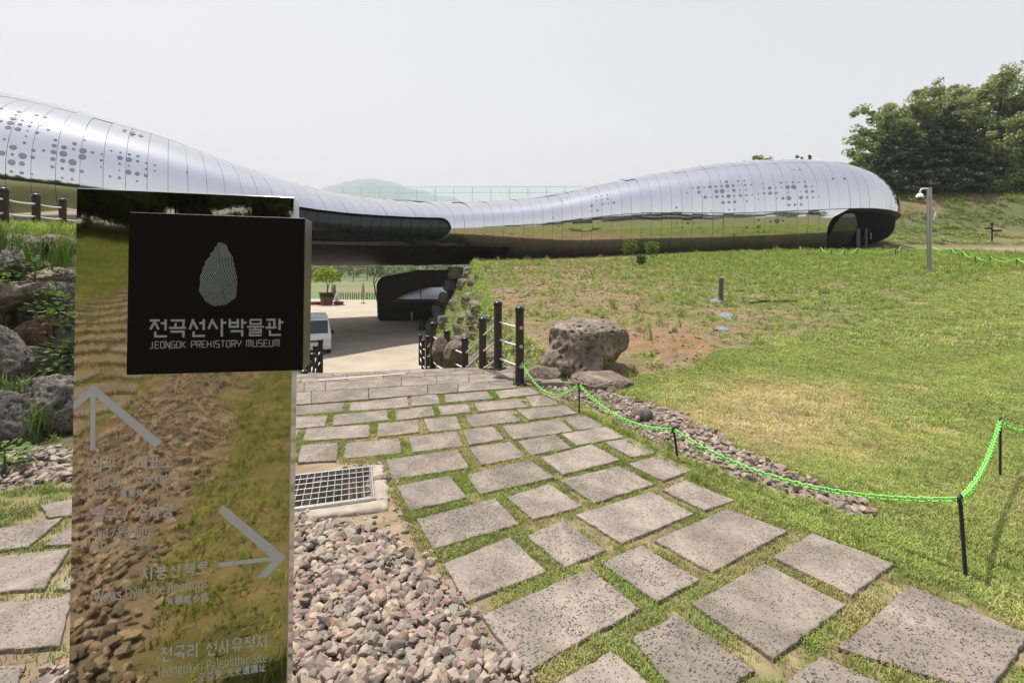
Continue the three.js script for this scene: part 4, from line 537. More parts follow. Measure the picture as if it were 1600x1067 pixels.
// ------------------------------------------------------------------ gravel: the stones that show largest one by one, the rest together
{
  const geos = []; for (let k = 0; k < 8; k++) { const g = mergeVertices(new THREE.IcosahedronGeometry(1, 1).deleteAttribute('uv').deleteAttribute('normal')), p = g.attributes.position; const sx = rr(0.85, 1.25), sy = rr(0.5, 0.8), sz = rr(0.75, 1.05); const cuts = []; for (let c = 0; c < 9; c++) cuts.push([V(rr(-1, 1), rr(-1, 1), rr(-1, 1)).normalize(), rr(0.42, 0.8)]); for (let i = 0; i < p.count; i++) { const v = V(p.getX(i), p.getY(i), p.getZ(i)); v.multiplyScalar(rr(0.85, 1.12)); for (const [n, c] of cuts) { const e = v.dot(n) - c; if (e > 0) v.addScaledVector(n, -e * 0.98); } p.setXYZ(i, v.x * sx, v.y * sy, v.z * sz); } const q = g.toNonIndexed(); q.computeVertexNormals(); const uv = new Float32Array(q.attributes.position.count * 2); for (let i = 0; i < uv.length / 2; i++) { uv[i * 2] = q.attributes.position.getX(i) * 0.35 + k * 0.2; uv[i * 2 + 1] = q.attributes.position.getZ(i) * 0.35 + q.attributes.position.getY(i) * 0.2; } q.setAttribute('uv', new THREE.BufferAttribute(uv, 2)); geos.push(q); }
  const tones = [[0.36, 0.275, 0.235], [0.315, 0.275, 0.235], [0.41, 0.335, 0.275], [0.178, 0.152, 0.13], [0.33, 0.23, 0.18], [0.45, 0.36, 0.27], [0.245, 0.205, 0.168]];
  const mats = tones.map((c) => new THREE.MeshStandardMaterial({ color: new THREE.Color().setRGB(...c), map: grainTex, roughness: 0.95, bumpMap: grainTex, bumpScale: 0.004 }));
  const loose = new THREE.MeshStandardMaterial({ color: 0xffffff, map: grainTex, roughness: 0.95 });
  const bed = (name, count, big, smin, smax, sample, layers, tn = tones) => {
    const root = struct(name), S = [];
    for (let k = 0; k < count; k++) { const q = sample(); if (!q) continue; const [x, d, sc] = q; const r = lerp(smin, smax, rnd() ** 2.1) * (sc ?? 1); S.push({ x, d, r, y: height(x, d) + r * 0.25 + rnd() * layers, q: new THREE.Quaternion().setFromEuler(new THREE.Euler(rr(-0.6, 0.6), rr(0, 6.3), rr(-0.6, 0.6))) }); }
    S.sort((a, b) => b.r / (Math.hypot(b.x, b.d) + (b.d < 1 ? 30 : 0)) - a.r / (Math.hypot(a.x, a.d) + (a.d < 1 ? 30 : 0)));
    S.slice(0, big).forEach((s, i) => { const m = part(root, 'stone', geos[i % 8], mats[(i * 3 + (i >> 3)) % 7], [s.x, s.y, -s.d]); m.quaternion.copy(s.q); m.scale.setScalar(s.r); });
    for (let g = 0; g < 4; g++) { const L = S.slice(big).filter((_, i) => i % 4 === g); const o = inst(root, 'loose_gravel', geos[g * 2], loose, L.map((s) => M4(V(s.x, s.y, -s.d), s.q, V(s.r, s.r, s.r))), L.map(() => { const t = tn[Math.floor(rnd() * tn.length)], k = rr(0.85, 1.15); return new THREE.Color().setRGB(t[0] * k, t[1] * k, t[2] * k); })); }
  };
  const from = (fn, x0, x1, d0, d1) => () => { for (let i = 0; i < 60; i++) { const x = rr(x0, x1), d = rr(d0, d1), w = fn(x, d); if (w > rnd() * 0.9 + 0.08) return [x, d, 0.55 + 0.5 * w]; } return null; };
  bed('gravel_bed', 8200, 290, 0.009, 0.040, from((x, d) => gravelBed(x, d) * (d < 3.5 ? 1 : 0), -2.4, 0.2, 1.5, 3.35), 0.03);
  bed('gravel_bed', 4200, 40, 0.012, 0.040, from((x, d) => gravelBed(x, d) * (d < 1.6 ? 1 : 0), -2.7, -1.0, -5.5, 1.6), 0.03);
  bed('gravel_strip', 1900, 200, 0.007, 0.045, from((x, d) => gravelRight(x, d), 0.2, 3.2, 3.2, 7.2), 0.02);
  bed('gravel_strip', 900, 60, 0.02, 0.055, from((x, d) => (d > 3.5 ? gravelBed(x, d) : 0), -6, -3.2, 3.5, 4.6), 0.03);
  bed('loose_stones', 1100, 0, 0.006, 0.03, () => { const x = rr(-1.4, 0.3), d = rr(1.7, 4.2); return gravelBed(x, d) < 0.4 && !onPath(x - 0.12, d) ? [x, d] : null; }, 0);
  bed('loose_stones', 2600, 0, 0.003, 0.011, () => { const x = rr(-3.2, 2.6), d = rr(1.6, 7.2); return onPath(x, d) && growth(x, d)[0] < 0.6 ? [x, d] : null; }, 0);
  bed('soil_clods', 16000, 0, 0.012, 0.055, () => { const d = rr(6.6, 34), x = rr(-1, 12); return weedy(x, d) > 0.5 && x > pw(RIDGE, d) && growth(x, d)[0] < 0.3 + 0.4 * rnd() ? [x, d, 0.6 + d * 0.03] : null; }, 0, [[0.25, 0.165, 0.10], [0.28, 0.19, 0.115], [0.22, 0.14, 0.085], [0.30, 0.21, 0.13]]);
  bed('loose_stones', 900, 0, 0.02, 0.06, () => { const d = rr(7.5, 36), x = rr(-1, 18); return weedy(x, d) > 0.5 && x > pw(RIDGE, d) ? [x, d] : null; }, 0);
}
// ------------------------------------------------------------------ grass and weeds
const leafMat = (r, g, b, tr = 0.35) => new THREE.MeshPhysicalMaterial({ color: new THREE.Color().setRGB(r, g, b), roughness: 0.85, transmission: tr, thickness: 0, side: THREE.DoubleSide, specularIntensity: 0.3 });
function tuft(n, h, spread, w, lean) { const P = [], I = []; for (let k = 0; k < n; k++) { const a = rr(0, 6.283), r = spread * Math.sqrt(rnd()), x = Math.cos(a) * r, z = Math.sin(a) * r, b = rr(0, 6.283), hh = h * rr(0.55, 1.1), l = lean * rr(0.3, 1.2) * hh, ww = w * rr(0.7, 1.2), cx = Math.cos(b + 1.57) * ww, cz = Math.sin(b + 1.57) * ww, o = P.length / 3; const m = [x + Math.cos(b) * l * 0.35, hh * 0.6, z + Math.sin(b) * l * 0.35], t = [x + Math.cos(b) * l, hh * (1 - 0.3 * lean), z + Math.sin(b) * l]; P.push(x - cx, -0.01, z - cz, x + cx, -0.01, z + cz, m[0] - cx * 0.8, m[1], m[2] - cz * 0.8, m[0] + cx * 0.8, m[1], m[2] + cz * 0.8, ...t); I.push(o, o + 1, o + 3, o, o + 3, o + 2, o + 2, o + 3, o + 4); } const g = new THREE.BufferGeometry(); g.setAttribute('position', new THREE.Float32BufferAttribute(P, 3)); g.setIndex(I); const q = g.toNonIndexed(); q.computeVertexNormals(); return q; }
function weedTuft(n, h, spread, lw, ll) { const P = [], I = []; for (let k = 0; k < n; k++) { const a = rr(0, 6.283), r = spread * rnd() ** 0.6, y = h * rr(0.1, 1) * (1 - 0.4 * r / spread), x = Math.cos(a) * r, z = Math.sin(a) * r, e = rr(-0.2, 0.9), b = a + rr(-0.9, 0.9), dx = Math.cos(b) * Math.cos(e), dz = Math.sin(b) * Math.cos(e), dy = Math.sin(e), sx = -Math.sin(b), sz = Math.cos(b), o = P.length / 3, L = ll * rr(0.6, 1.2), wd = lw * rr(0.7, 1.2); P.push(x, y, z, x + dx * L * 0.5 + sx * wd, y + dy * L * 0.5, z + dz * L * 0.5 + sz * wd, x + dx * L * 0.5 - sx * wd, y + dy * L * 0.5, z + dz * L * 0.5 - sz * wd, x + dx * L, y + dy * L * 0.8, z + dz * L); I.push(o, o + 1, o + 2, o + 1, o + 3, o + 2); } const g = new THREE.BufferGeometry(); g.setAttribute('position', new THREE.Float32BufferAttribute(P, 3)); g.setIndex(I); const q = g.toNonIndexed(); q.computeVertexNormals(); return q; }
{
  const tufts = [0, 1, 2].map(() => tuft(11, 1, 0.9, 0.055, 0.75)), tall = [0, 1].map(() => tuft(16, 1, 0.32, 0.022, 0.55)), weeds = [0, 1, 2].map(() => weedTuft(26, 0.75, 0.55, 0.07, 0.34));
  const white = leafMat(1, 1, 1, 0.3);
  const grass = struct('grass', 'stuff'), herbs = struct('weeds', 'stuff');
  const G = { t: [[], [], []], c: [[], [], []] }, H = { t: [[], []], c: [[], []] }, E = { t: [[], [], []], c: [[], [], []] };
  const up = V(0, 1, 0), q = new THREE.Quaternion();
  const inSlab = (() => { const cells = {}; SLABS.forEach((s, k) => { const xs = s.map((p) => p[0]), dsx = s.map((p) => p[1]); for (let a = Math.floor(Math.min(...xs) * 2); a <= Math.floor(Math.max(...xs) * 2); a++) for (let b = Math.floor(Math.min(...dsx) * 2); b <= Math.floor(Math.max(...dsx) * 2); b++) (cells[a + ',' + b] ||= []).push(s); });
    return (x, d, grow = 0) => { for (const s of cells[Math.floor(x * 2) + ',' + Math.floor(d * 2)] || []) { let inside = true, sg = 0; for (let i = 0; i < 4; i++) { const a = s[i], b = s[(i + 1) % 4], l = Math.hypot(b[0] - a[0], b[1] - a[1]); const cr = ((b[0] - a[0]) * (d - a[1]) - (b[1] - a[1]) * (x - a[0])) / l; if (!sg) sg = Math.sign(s.reduce((u, p, k2) => u + p[0] * s[(k2 + 1) % 4][1] - s[(k2 + 1) % 4][0] * p[1], 0)); if (cr * sg < grow) { inside = false; break; } } if (inside) return true; } return false; }; })();
  const tint = (x, d, kind) => { const lush = kind === 1 && d > 6.5 ? 1 : 0, n = fbm(x * 1.3, d * 1.3), dry = kind === 0 ? clamp(0.08 + lawnPatch(x, d) * 0.9 + rr(-0.3, 0.4)) : onPath(x, d) ? clamp(0.22 + 1.5 * fbm(x * 1.1 + 4, d * 1.1) + rr(-0.25, 0.3)) : clamp(0.12 + rr(-0.2, 0.25)); const k = rr(0.78, 1.3) * (1 + 0.4 * n) * (kind === 0 ? 1.36 : 1.12); const c = mix3(mix3(lush ? [0.15, 0.26, 0.035] : [0.16, 0.235, 0.05], lush ? [0.27, 0.36, 0.06] : [0.25, 0.31, 0.075], rnd()), [0.44, 0.36, 0.18], dry); return new THREE.Color().setRGB(c[0] * k, c[1] * k, c[2] * k); };
  const add = (S, i, x, d, w, h, col) => { q.setFromAxisAngle(up, rr(0, 6.28)); S.t[i].push(M4(V(x, height(x, d) - 0.004, -d), q, V(w, h, w))); S.c[i].push(col); };
  const scatter = (n, x0, x1, d0, d1, fn) => { for (let k = 0; k < n; k++) { const x = rr(x0, x1), d = rr(d0, d1); if (Math.abs(x) > (Math.max(d, 0) + 1.2) * 1.12 + (d < 1.5 ? 16 : 0)) continue; fn(x, d); } };
  // joints of the paving
  scatter(95000, -3.4, 3.2, 1.5, 7.4, (x, d) => { if (!onPath(x, d) || inSlab(x, d, 0.004) || gravelBed(x, d) > 0.3 || inDrain(x, d)) return; const [g] = growth(x, d); if (rnd() > 0.15 + g) return; add(G, Math.floor(rnd() * 3), x, d, rr(0.026, 0.042), rr(0.025, 0.052), tint(x, d, 1)); });
  scatter(9000, -5, -1.6, 1.4, 3.7, (x, d) => { if (inSlab(x, d, 0.004) || gravelBed(x, d) > 0.3) return; if (rnd() > 0.5 + fbm(x * 2, d * 2)) return; add(G, Math.floor(rnd() * 3), x, d, rr(0.03, 0.05), rr(0.03, 0.07), tint(x, d, 1)); });
  // lawn on the right: dense near by, coarser farther off
  const lawn = (n, x0, x1, d0, d1, w, h) => scatter(n, x0, x1, d0, d1, (x, d) => { if (d > 1 && x < pw(PATHR, d) + 0.04) return; const wd = weedy(x, d); if (d > 6.5 && wd > 0.5) return; const gr = gravelRight(x, d); if (gr > 0.3 && rnd() > 0.12) return; const [g] = growth(x, d); if (rnd() > 0.35 + 0.65 * g) return; add(G, Math.floor(rnd() * 3), x, d, w * rr(0.7, 1.3), h * rr(0.6, 1.3) * (0.75 + 0.5 * g), tint(x, d, 0)); });
  lawn(70000, 0.5, 6.5, 1.5, 5, 0.036, 0.036); lawn(60000, 0.5, 11, 5, 9.5, 0.055, 0.045); lawn(36000, 3, 24, 9.5, 21, 0.11, 0.065); lawn(7000, 12, 42, 19, 34, 0.2, 0.09);
  // behind the visitor (seen mirrored)
  scatter(34000, -9, 6, -12, 1.5, (x, d) => { if (inSlab(x, d) || gravelBed(x, d) > 0.45) return; if (rnd() < 0.35 - 1.6 * fbm(x * 0.8, d * 0.8)) return; add(G, Math.floor(rnd() * 3), x, d, rr(0.05, 0.09), rr(0.04, 0.1), tint(x, d, 1)); });
  scatter(26000, -16, 8, -27, -12, (x, d) => { if (inSlab(x, d)) return; const s = rr(0.08, 0.16); add(rnd() < 0.8 ? G : E, Math.floor(rnd() * 3), x, d, s, s * rr(0.6, 1.2), tint(x, d, 1)); });
  // hillside: scattered weeds on bare soil, closing up to the right and near the top
  scatter(42000, -3.5, 34, 6.5, 36, (x, d) => { if (x < pw(RIDGE, Math.max(7.5, d)) - 0.2 || weedy(x, d) < 0.45 || gravelRight(x, d) > 0.2) return; const [g] = growth(x, d); if (rnd() > 0.09 + g * 1.05) return; const s = rr(0.07, 0.17) * (0.8 + d * 0.02) * (rnd() < 0.06 ? 1.7 : 1); const col = tint(x, d, 1); if (rnd() < 0.55) add(E, Math.floor(rnd() * 3), x, d, s, s * rr(0.7, 1.25), col); else add(H, Math.floor(rnd() * 2), x, d, s * 1.5, s * rr(0.9, 1.6), col); });
  scatter(30000, -3.5, 34, 6.5, 36, (x, d) => { if (x < pw(RIDGE, Math.max(7.5, d)) || weedy(x, d) < 0.45) return; const [g] = growth(x, d); if (rnd() > g * 1.1) return; add(G, Math.floor(rnd() * 3), x, d, rr(0.08, 0.16) * (0.7 + d * 0.02), rr(0.04, 0.1), tint(x, d, 1)); });
  // weeds on the rocky slope by the stairs
  scatter(5600, -7, 1, 8.3, 36, (x, d) => { if (x > pw(RIDGE, d) + 0.3 || x < pw(FOOT, d) - 0.1) return; const s = rr(0.14, 0.3) * (0.8 + d * 0.022); add(E, Math.floor(rnd() * 3), x, d, s, s * rr(0.7, 1.3), tint(x, d, 1)); });
  // left bank and its top
  scatter(9000, -13, -3.3, 4.3, 12, (x, d) => { const t = (-x - 4.15) * 0.6 + (d - 4.5) * 0.8; if (t < 0.2) return; const s = t > 2.8 ? rr(0.08, 0.16) : rr(0.05, 0.1); if (t < 2.8 && rnd() > 0.55) return; if (rnd() < 0.5) add(H, Math.floor(rnd() * 2), x, d, s * 1.5, s * rr(1, 1.8), tint(x, d, 1)); else add(E, Math.floor(rnd() * 3), x, d, s, s, tint(x, d, 1)); });
  // along the edges of the path and strip, looser growth
  scatter(2500, 0.4, 3.4, 2.6, 7.2, (x, d) => { const e = x - pw(PATHR, d); if (e < 0.03 || e > 0.55 || ns(x * 3, d * 3) < 0) return; add(H, Math.floor(rnd() * 2), x, d, rr(0.05, 0.1), rr(0.05, 0.13), tint(x, d, 1)); });
  // far bank on the right
  scatter(9000, 8, 75, 42, 62, (x, d) => { if (ns(x * 0.2, d * 0.3) + 0.5 * ns(x, d) < -0.15) return; const s = rr(0.3, 0.7); add(E, Math.floor(rnd() * 3), x, d, s, s * rr(0.5, 0.9), tint(x, d, 1)); });
  for (let i = 0; i < 3; i++) { inst(grass, 'grass_tufts', tufts[i], white, G.t[i], G.c[i]); inst(herbs, 'leafy_weeds', weeds[i], white, E.t[i], E.c[i]); }
  for (let i = 0; i < 2; i++) inst(herbs, 'tall_grass', tall[i], white, H.t[i], H.c[i]);
}
// ------------------------------------------------------------------ rope fences
const wood = new THREE.MeshStandardMaterial({ color: new THREE.Color().setRGB(0.055, 0.033, 0.022), map: grainTex, bumpMap: grainTex, bumpScale: 0.004, roughness: 0.75 });
const capMat = std(0.012, 0.022, 0.024, 0.25), rope = std(0.62, 0.6, 0.56, 0.85), iron = std(0.02, 0.02, 0.022, 0.45);
const postGeo = {}; const postShape = (h) => (postGeo[h.toFixed(2)] ||= cyl(0.06, 0.06, h, 18, h / 2));
const capGeo = new THREE.LatheGeometry([[0, 0.045], [0.03, 0.042], [0.055, 0.028], [0.068, 0.012], [0.068, -0.03], [0.061, -0.032]].map((q) => new THREE.Vector2(...q)).reverse(), 18), footGeo = merge([cyl(0.066, 0.066, 0.2, 18, 0.1), box(0.19, 0.03, 0.19, 0.01).translate(0, 0.015, 0)]);
const eyeGeo = merge([new THREE.TorusGeometry(0.022, 0.006, 6, 12), new THREE.SphereGeometry(0.016, 8, 6)]);
function fence(label, posts, ropesAt, sag, baseOn = () => false) { // posts: [x, top y, d, foot y]
  const o = V(posts[0][0], posts[0][3], -posts[0][2]); const t = thing('rope_fence', label, 'fence', [o.x, o.y, o.z]);
  posts.forEach((p, i) => { const h = p[1] - p[3]; const m = part(t, 'post', postShape(h), wood, [p[0] - o.x, p[3] - o.y, -p[2] - o.z], [0, i, 0]); part(m, 'post_cap', capGeo, capMat, [0, h + 0.002, 0]); if (baseOn(i)) part(m, 'post_base', footGeo, capMat, [0, 0, 0]); });
  for (let i = 0; i < posts.length - 1; i++) for (const r of ropesAt) { const a = posts[i], b = posts[i + 1]; const A = V(a[0], a[1] - r, -a[2]).sub(o), B = V(b[0], b[1] - r, -b[2]).sub(o); const len = A.distanceTo(B); if (len > 3.6) continue; const pts = []; for (let k = 0; k <= 8; k++) { const q = A.clone().lerp(B, k / 8); q.y -= sag * len * 4 * (k / 8) * (1 - k / 8); pts.push(q); } part(t, 'rope', tube(pts, 0.0155, 16, 7), rope); }
  return [t, o];
}
{
  const raw = [[812, 478, 6.95, 600], [778, 470, 7.35, 577], [754, 495, 8.05, 0], [726.5, 526, 8.85, 0], [698.5, 515, 9.8, 0], [676, 503, 10.6, 577.5], [668, 524, 13.2, 0], [661, 530, 15.6, 0], [656.5, 522, 17.5, 0]];
  const posts = raw.map((r) => { const p = at(r[0], r[1], r[2]); const d = r[2]; return [p.x, p.y - 0.045, d, r[3] ? at(r[0], r[3], d).y : p.y - 1.1]; });
  const [t, o] = fence('dark wooden post fence with white ropes going down beside the stairs', posts, [0.26, 0.52, 0.80], 0.02, (i) => i === 0 || i === 1 || i === 5);
  for (const y of [0.26, 0.52, 0.80]) { part(t, 'rope_ring', eyeGeo, std(0.55, 0.55, 0.55, 0.3, 0.8), [posts[0][0] - o.x + 0.02, posts[0][1] - y - o.y, -posts[0][2] - o.z + 0.066]); }
  const l = [[474, 577, 7.9, 592], [481, 563, 9.6, 0], [487.5, 551, 11, 0], [493, 539, 12.2, 0], [500.5, 529.5, 12.6, 0], [489, 560, 14.5, 0]];
  fence('dark post and rope fence on the left of the stairs, right behind the sign', l.map((r) => { const p = at(r[0], r[1], r[2]); return [p.x, p.y - 0.045, r[2], r[3] ? Math.max(0, at(r[0], r[3], r[2]).y) - 0.3 : p.y - 1.1]; }), [0.26, 0.52, 0.80], 0.05);
  const b = [[-42, 284, 6.9], [5, 293, 7.7], [55.5, 302.5, 8.7], [97, 310, 9.6], [132, 316, 10.5]];
  fence('dark post and rope fence on top of the rock bank at the left', b.map((r) => { const p = at(r[0], r[1], r[2]); return [p.x, p.y - 0.04, r[2], Math.min(p.y - 0.75, height(p.x, r[2]))]; }), [0.14, 0.36, 0.6], 0.02);
}
// ------------------------------------------------------------------ green plastic chain on rebar stakes
{
  const green = std(0.21, 0.66, 0.1, 0.45), greenB = std(0.26, 0.62, 0.15, 0.55), rebar = std(0.018, 0.018, 0.02, 0.5);
  const link = new THREE.TorusGeometry(0.0135, 0.0042, 6, 14).scale(1.5, 1, 1);
  const stakes = [[905, 601, 647.5, 5.55, 905], [1053, 671, 722.5, 0, 1060], [1501, 780, 904, 0, 1510], [1564, 657, 745.5, 0, 1563.5], [1652, 640, 735, 0, 1650]];
  const tops = [];
  const names = ['black rebar stake nearest the rope fence, standing in rubble', 'leaning black rebar stake beside the middle of the path', 'tall black ribbed stake nearest the viewer on the lawn edge', 'black rebar stake standing on the lawn near the right edge', 'black rebar stake on the lawn outside the view'];
  stakes.forEach((s, i) => {
    const b = gpt(s[4], s[2], 0), d = -b.z, tp = at(s[0], s[1], d); tops.push(tp);
    const t = thing('chain_stake', names[i], 'stake', [b.x, 0, b.z]); const dir = tp.clone().sub(b), h = dir.length(); const q = new THREE.Quaternion().setFromUnitVectors(V(0, 1, 0), dir.clone().normalize());
    const bar = part(t, 'bar', cyl(0.0085, 0.0085, h + 0.1, 10, h / 2 - 0.05), rebar); bar.quaternion.copy(q);
    const ribs = []; for (let y = 0.01; y < h; y += 0.0115) ribs.push(new THREE.TorusGeometry(0.009, 0.0022, 4, 10).rotateX(Math.PI / 2 + 0.35).translate(0, y, 0)); part(t, 'ribs', merge(ribs), rebar).quaternion.copy(q);
    const hk = part(t, 'hook', new THREE.TorusGeometry(0.02, 0.0085, 8, 14, Math.PI * 1.55).rotateY(0.6), rebar); hk.position.copy(dir);
  });
  const postTop = at(815, 566, 6.9);
  const spans = [[postTop, tops[0], 0.26, 'green plastic chain from the end fence post to the first stake', 0.0], [tops[0], tops[1], 0.13, 'green plastic chain between the two stakes beside the path'], [tops[1], tops[2], 0.16, 'long green plastic chain sagging along the lawn edge to the nearest stake'], [tops[2], tops[3], 0.09, 'green plastic chain rising from the nearest stake to the right one'], [tops[3], tops[4], 0.12, 'green plastic chain leaving the view at the right edge']];
  spans.forEach((s) => {
    const t = thing('plastic_chain', s[3], 'chain', [s[0].x, s[0].y, s[0].z], 0, 'green chain spans between stakes');
    const pts = []; for (let k = 0; k <= 24; k++) { const u = k / 24, q = s[0].clone().lerp(s[1], u); q.y -= s[2] * 4 * u * (1 - u); pts.push(q.sub(s[0])); }
    const c = new THREE.CatmullRomCurve3(pts), L = c.getLength(), n = Math.round(L / 0.0315); const up = V(0, 1, 0);
    for (let k = 0; k < n; k++) { const u = (k + 0.5) / n, p = c.getPointAt(u), T = c.getTangentAt(u); const m = part(t, 'link', link, rnd() < 0.7 ? green : greenB, [p.x, p.y, p.z]); const side = T.clone().cross(up).normalize(), nn = side.clone().cross(T); const a = (k % 2 ? 0.85 : -0.75) + rr(-0.25, 0.25); const y = side.clone().multiplyScalar(Math.cos(a)).addScaledVector(nn, Math.sin(a)); m.quaternion.setFromRotationMatrix(new THREE.Matrix4().makeBasis(T, y, T.clone().cross(y))); }
  });
  // the same chain far off, along the track past the building
  const far = [[1283, 391], [1300, 397], [1320, 397], [1340, 393], [1400, 393.5], [1408, 389.5], [1456, 389], [1487, 393], [1505, 398], [1525, 407], [1548, 409], [1590, 412], [1640, 420]].map((q) => onLand(q[0], q[1] + 6, 12));
  const t = thing('far_chain', 'distant green chain on small posts along the track past the museum end', 'chain', [far[0].x, far[0].y, far[0].z]);
  far.forEach((p, i) => { part(t, 'post', cyl(0.02, 0.02, 0.5, 8, 0.25), rebar, [p.x - far[0].x, p.y - far[0].y, p.z - far[0].z]); if (i) { const a = far[i - 1], ps = []; for (let k = 0; k <= 6; k++) { const u = k / 6, q = a.clone().lerp(p, u).sub(far[0]); q.y += 0.46 - 0.22 * 4 * u * (1 - u); ps.push(q); } part(t, 'chain_span', tube(ps, 0.022, 12, 5), green); } });
}
// ------------------------------------------------------------------ drain grate in its concrete kerb
{
  const y = 0.035, len = DRAIN.l, wid = DRAIN.w, cen = V(DRAIN.c[0], 0, -DRAIN.c[1]), ux = V(DRAIN.u[0], 0, -DRAIN.u[1]);
  const t = thing('drain_grate', 'galvanised steel drain grate in a chipped concrete kerb beside the sign', 'drain', [cen.x, 0, cen.z], -Math.atan2(ux.z, ux.x));
  const galv = std(0.46, 0.47, 0.48, 0.38, 0.75), conc = new THREE.MeshStandardMaterial({ color: new THREE.Color().setRGB(0.42, 0.36, 0.29), map: grainTex, bumpMap: grainTex, bumpScale: 0.012, roughness: 0.95 });
  const nb = Math.round(len / 0.05);
  for (let k = 0; k <= nb; k++) part(t, 'bearing_bar', box(0.005, 0.03, wid, 0.001), galv, [-len / 2 + k * len / nb, y - 0.012, 0]);
  for (let k = 0; k <= 6; k++) part(t, 'cross_bar', box(len, 0.008, 0.007, 0.002), galv, [0, y + 0.0035, -wid / 2 + k * wid / 6]);
  for (const s of [-1, 1]) part(t, 'frame', box(len + 0.05, 0.035, 0.012, 0.002), galv, [0, y - 0.012, s * (wid / 2 + 0.012)]);
  for (const s of [-1, 1]) part(t, 'frame', box(0.012, 0.035, wid + 0.03, 0.002), galv, [s * (len / 2 + 0.012), y - 0.012, 0]);
  const kerb = (sx, sz, px, pz, nm) => { const g = new THREE.BoxGeometry(sx, 0.16, sz, Math.max(2, Math.round(sx / 0.025)), 4, Math.max(2, Math.round(sz / 0.025))), p = g.attributes.position; const m = mergeVertices(g.deleteAttribute('normal').deleteAttribute('uv')); const q = m.attributes.position; for (let i = 0; i < q.count; i++) { const X = q.getX(i) + px, Z = q.getZ(i) + pz; const e = 0.013 * ns(X * 9, q.getY(i) * 9, Z * 9) + 0.02 * Math.min(0, ns(X * 22, 3, Z * 22)); const edge = Math.abs(q.getZ(i)) > sz * 0.45 || Math.abs(q.getX(i)) > sx * 0.47 ? 1 : 0.25; q.setXYZ(i, q.getX(i) + e * edge, q.getY(i) + (q.getY(i) > 0.05 ? e * edge - 0.012 * edge : 0), q.getZ(i) + e * edge); } m.computeVertexNormals(); const u = new Float32Array(q.count * 2); for (let i = 0; i < q.count; i++) { u[i * 2] = (q.getX(i) + px) / 0.8; u[i * 2 + 1] = (q.getZ(i) + q.getY(i) + pz) / 0.8; } m.setAttribute('uv', new THREE.BufferAttribute(u, 2)); part(t, nm, m, conc, [px, -0.048, pz]); };
  kerb(len + 0.2, 0.13, 0, wid / 2 + 0.085, 'kerb'); kerb(len + 0.2, 0.05, 0, -wid / 2 - 0.045, 'kerb'); kerb(0.1, wid + 0.06, len / 2 + 0.07, -0.02, 'kerb'); kerb(0.1, wid + 0.06, -len / 2 - 0.07, -0.02, 'kerb');
  for (const s of [-1, 1]) { part(t, 'pit_wall', box(len + 0.06, 0.46, 0.03, 0.004), conc, [0, -0.26, s * (wid / 2 + 0.01)]); part(t, 'pit_wall', box(0.03, 0.46, wid, 0.004), conc, [s * (len / 2 + 0.01), -0.26, 0]); } part(t, 'pit_floor', box(len, 0.03, wid, 0.004), std(0.035, 0.03, 0.025, 1), [0, -0.46, 0]);
  const br = thing('kerb_chip', 'broken piece of concrete lying at the drain kerb corner', 'rubble', [0, 0, 0]); const p = gpt(596, 752, 0); br.position.set(p.x, 0.02, p.z); part(br, 'chip', rockGeo(6, 0.07, 0.035, 0.05, 0.3, 4, null, 1), RK.tan);
}
// ------------------------------------------------------------------ camera pole, drain standpipe, plank, stones, far signpost
{
  const b = onLand(1453, 425, 14), d = -b.z, k = d / F; const st = std(0.36, 0.33, 0.30, 0.3, 0.85);
  const t = thing('camera_pole', 'steel surveillance pole with a white dome camera on a curved arm', 'camera pole', [b.x, b.y, b.z]); const h = 132 * k;
  part(t, 'pole', cyl(3.1 * k, 3.3 * k, h, 20, h / 2), st); part(t, 'base_plate', box(12 * k, 1.5 * k, 12 * k, 0.01), std(0.5, 0.5, 0.5, 0.4, 0.6), [0, 0.03, 0]);
  part(t, 'arm', tube([V(-2 * k, h - 2 * k, 0), V(-8 * k, h - 1.6 * k, 0), V(-13 * k, h - 3 * k, 0), V(-15 * k, h - 8 * k, 0)], 1.1 * k, 20, 8), std(0.75, 0.75, 0.75, 0.35));
  const dome = part(t, 'dome_housing', new THREE.LatheGeometry([[0, 4], [2.2, 3.4], [4.2, 1.6], [5.2, -1.4], [5.2, -3.2], [4, -3.6]].reverse().map((q) => new THREE.Vector2(q[0] * k, q[1] * k)), 24), std(0.82, 0.82, 0.82, 0.3), [-15 * k, h - 12.5 * k, 0]); part(dome, 'lens', new THREE.SphereGeometry(3.4 * k, 16, 8, 0, 6.3, Math.PI / 2, Math.PI / 2), std(0.03, 0.03, 0.035, 0.1), [0, -3.4 * k, 0]);
  const bx = part(t, 'floodlight', box(4.2 * k, 16 * k, 3.5 * k, 0.02), std(0.45, 0.43, 0.4, 0.5), [9.5 * k, h - 46 * k, 0], [0, 0, -0.28]); part(t, 'bracket', box(6 * k, 1.2 * k, 1.2 * k, 0.01), st, [5 * k, h - 51 * k, 0]);
}
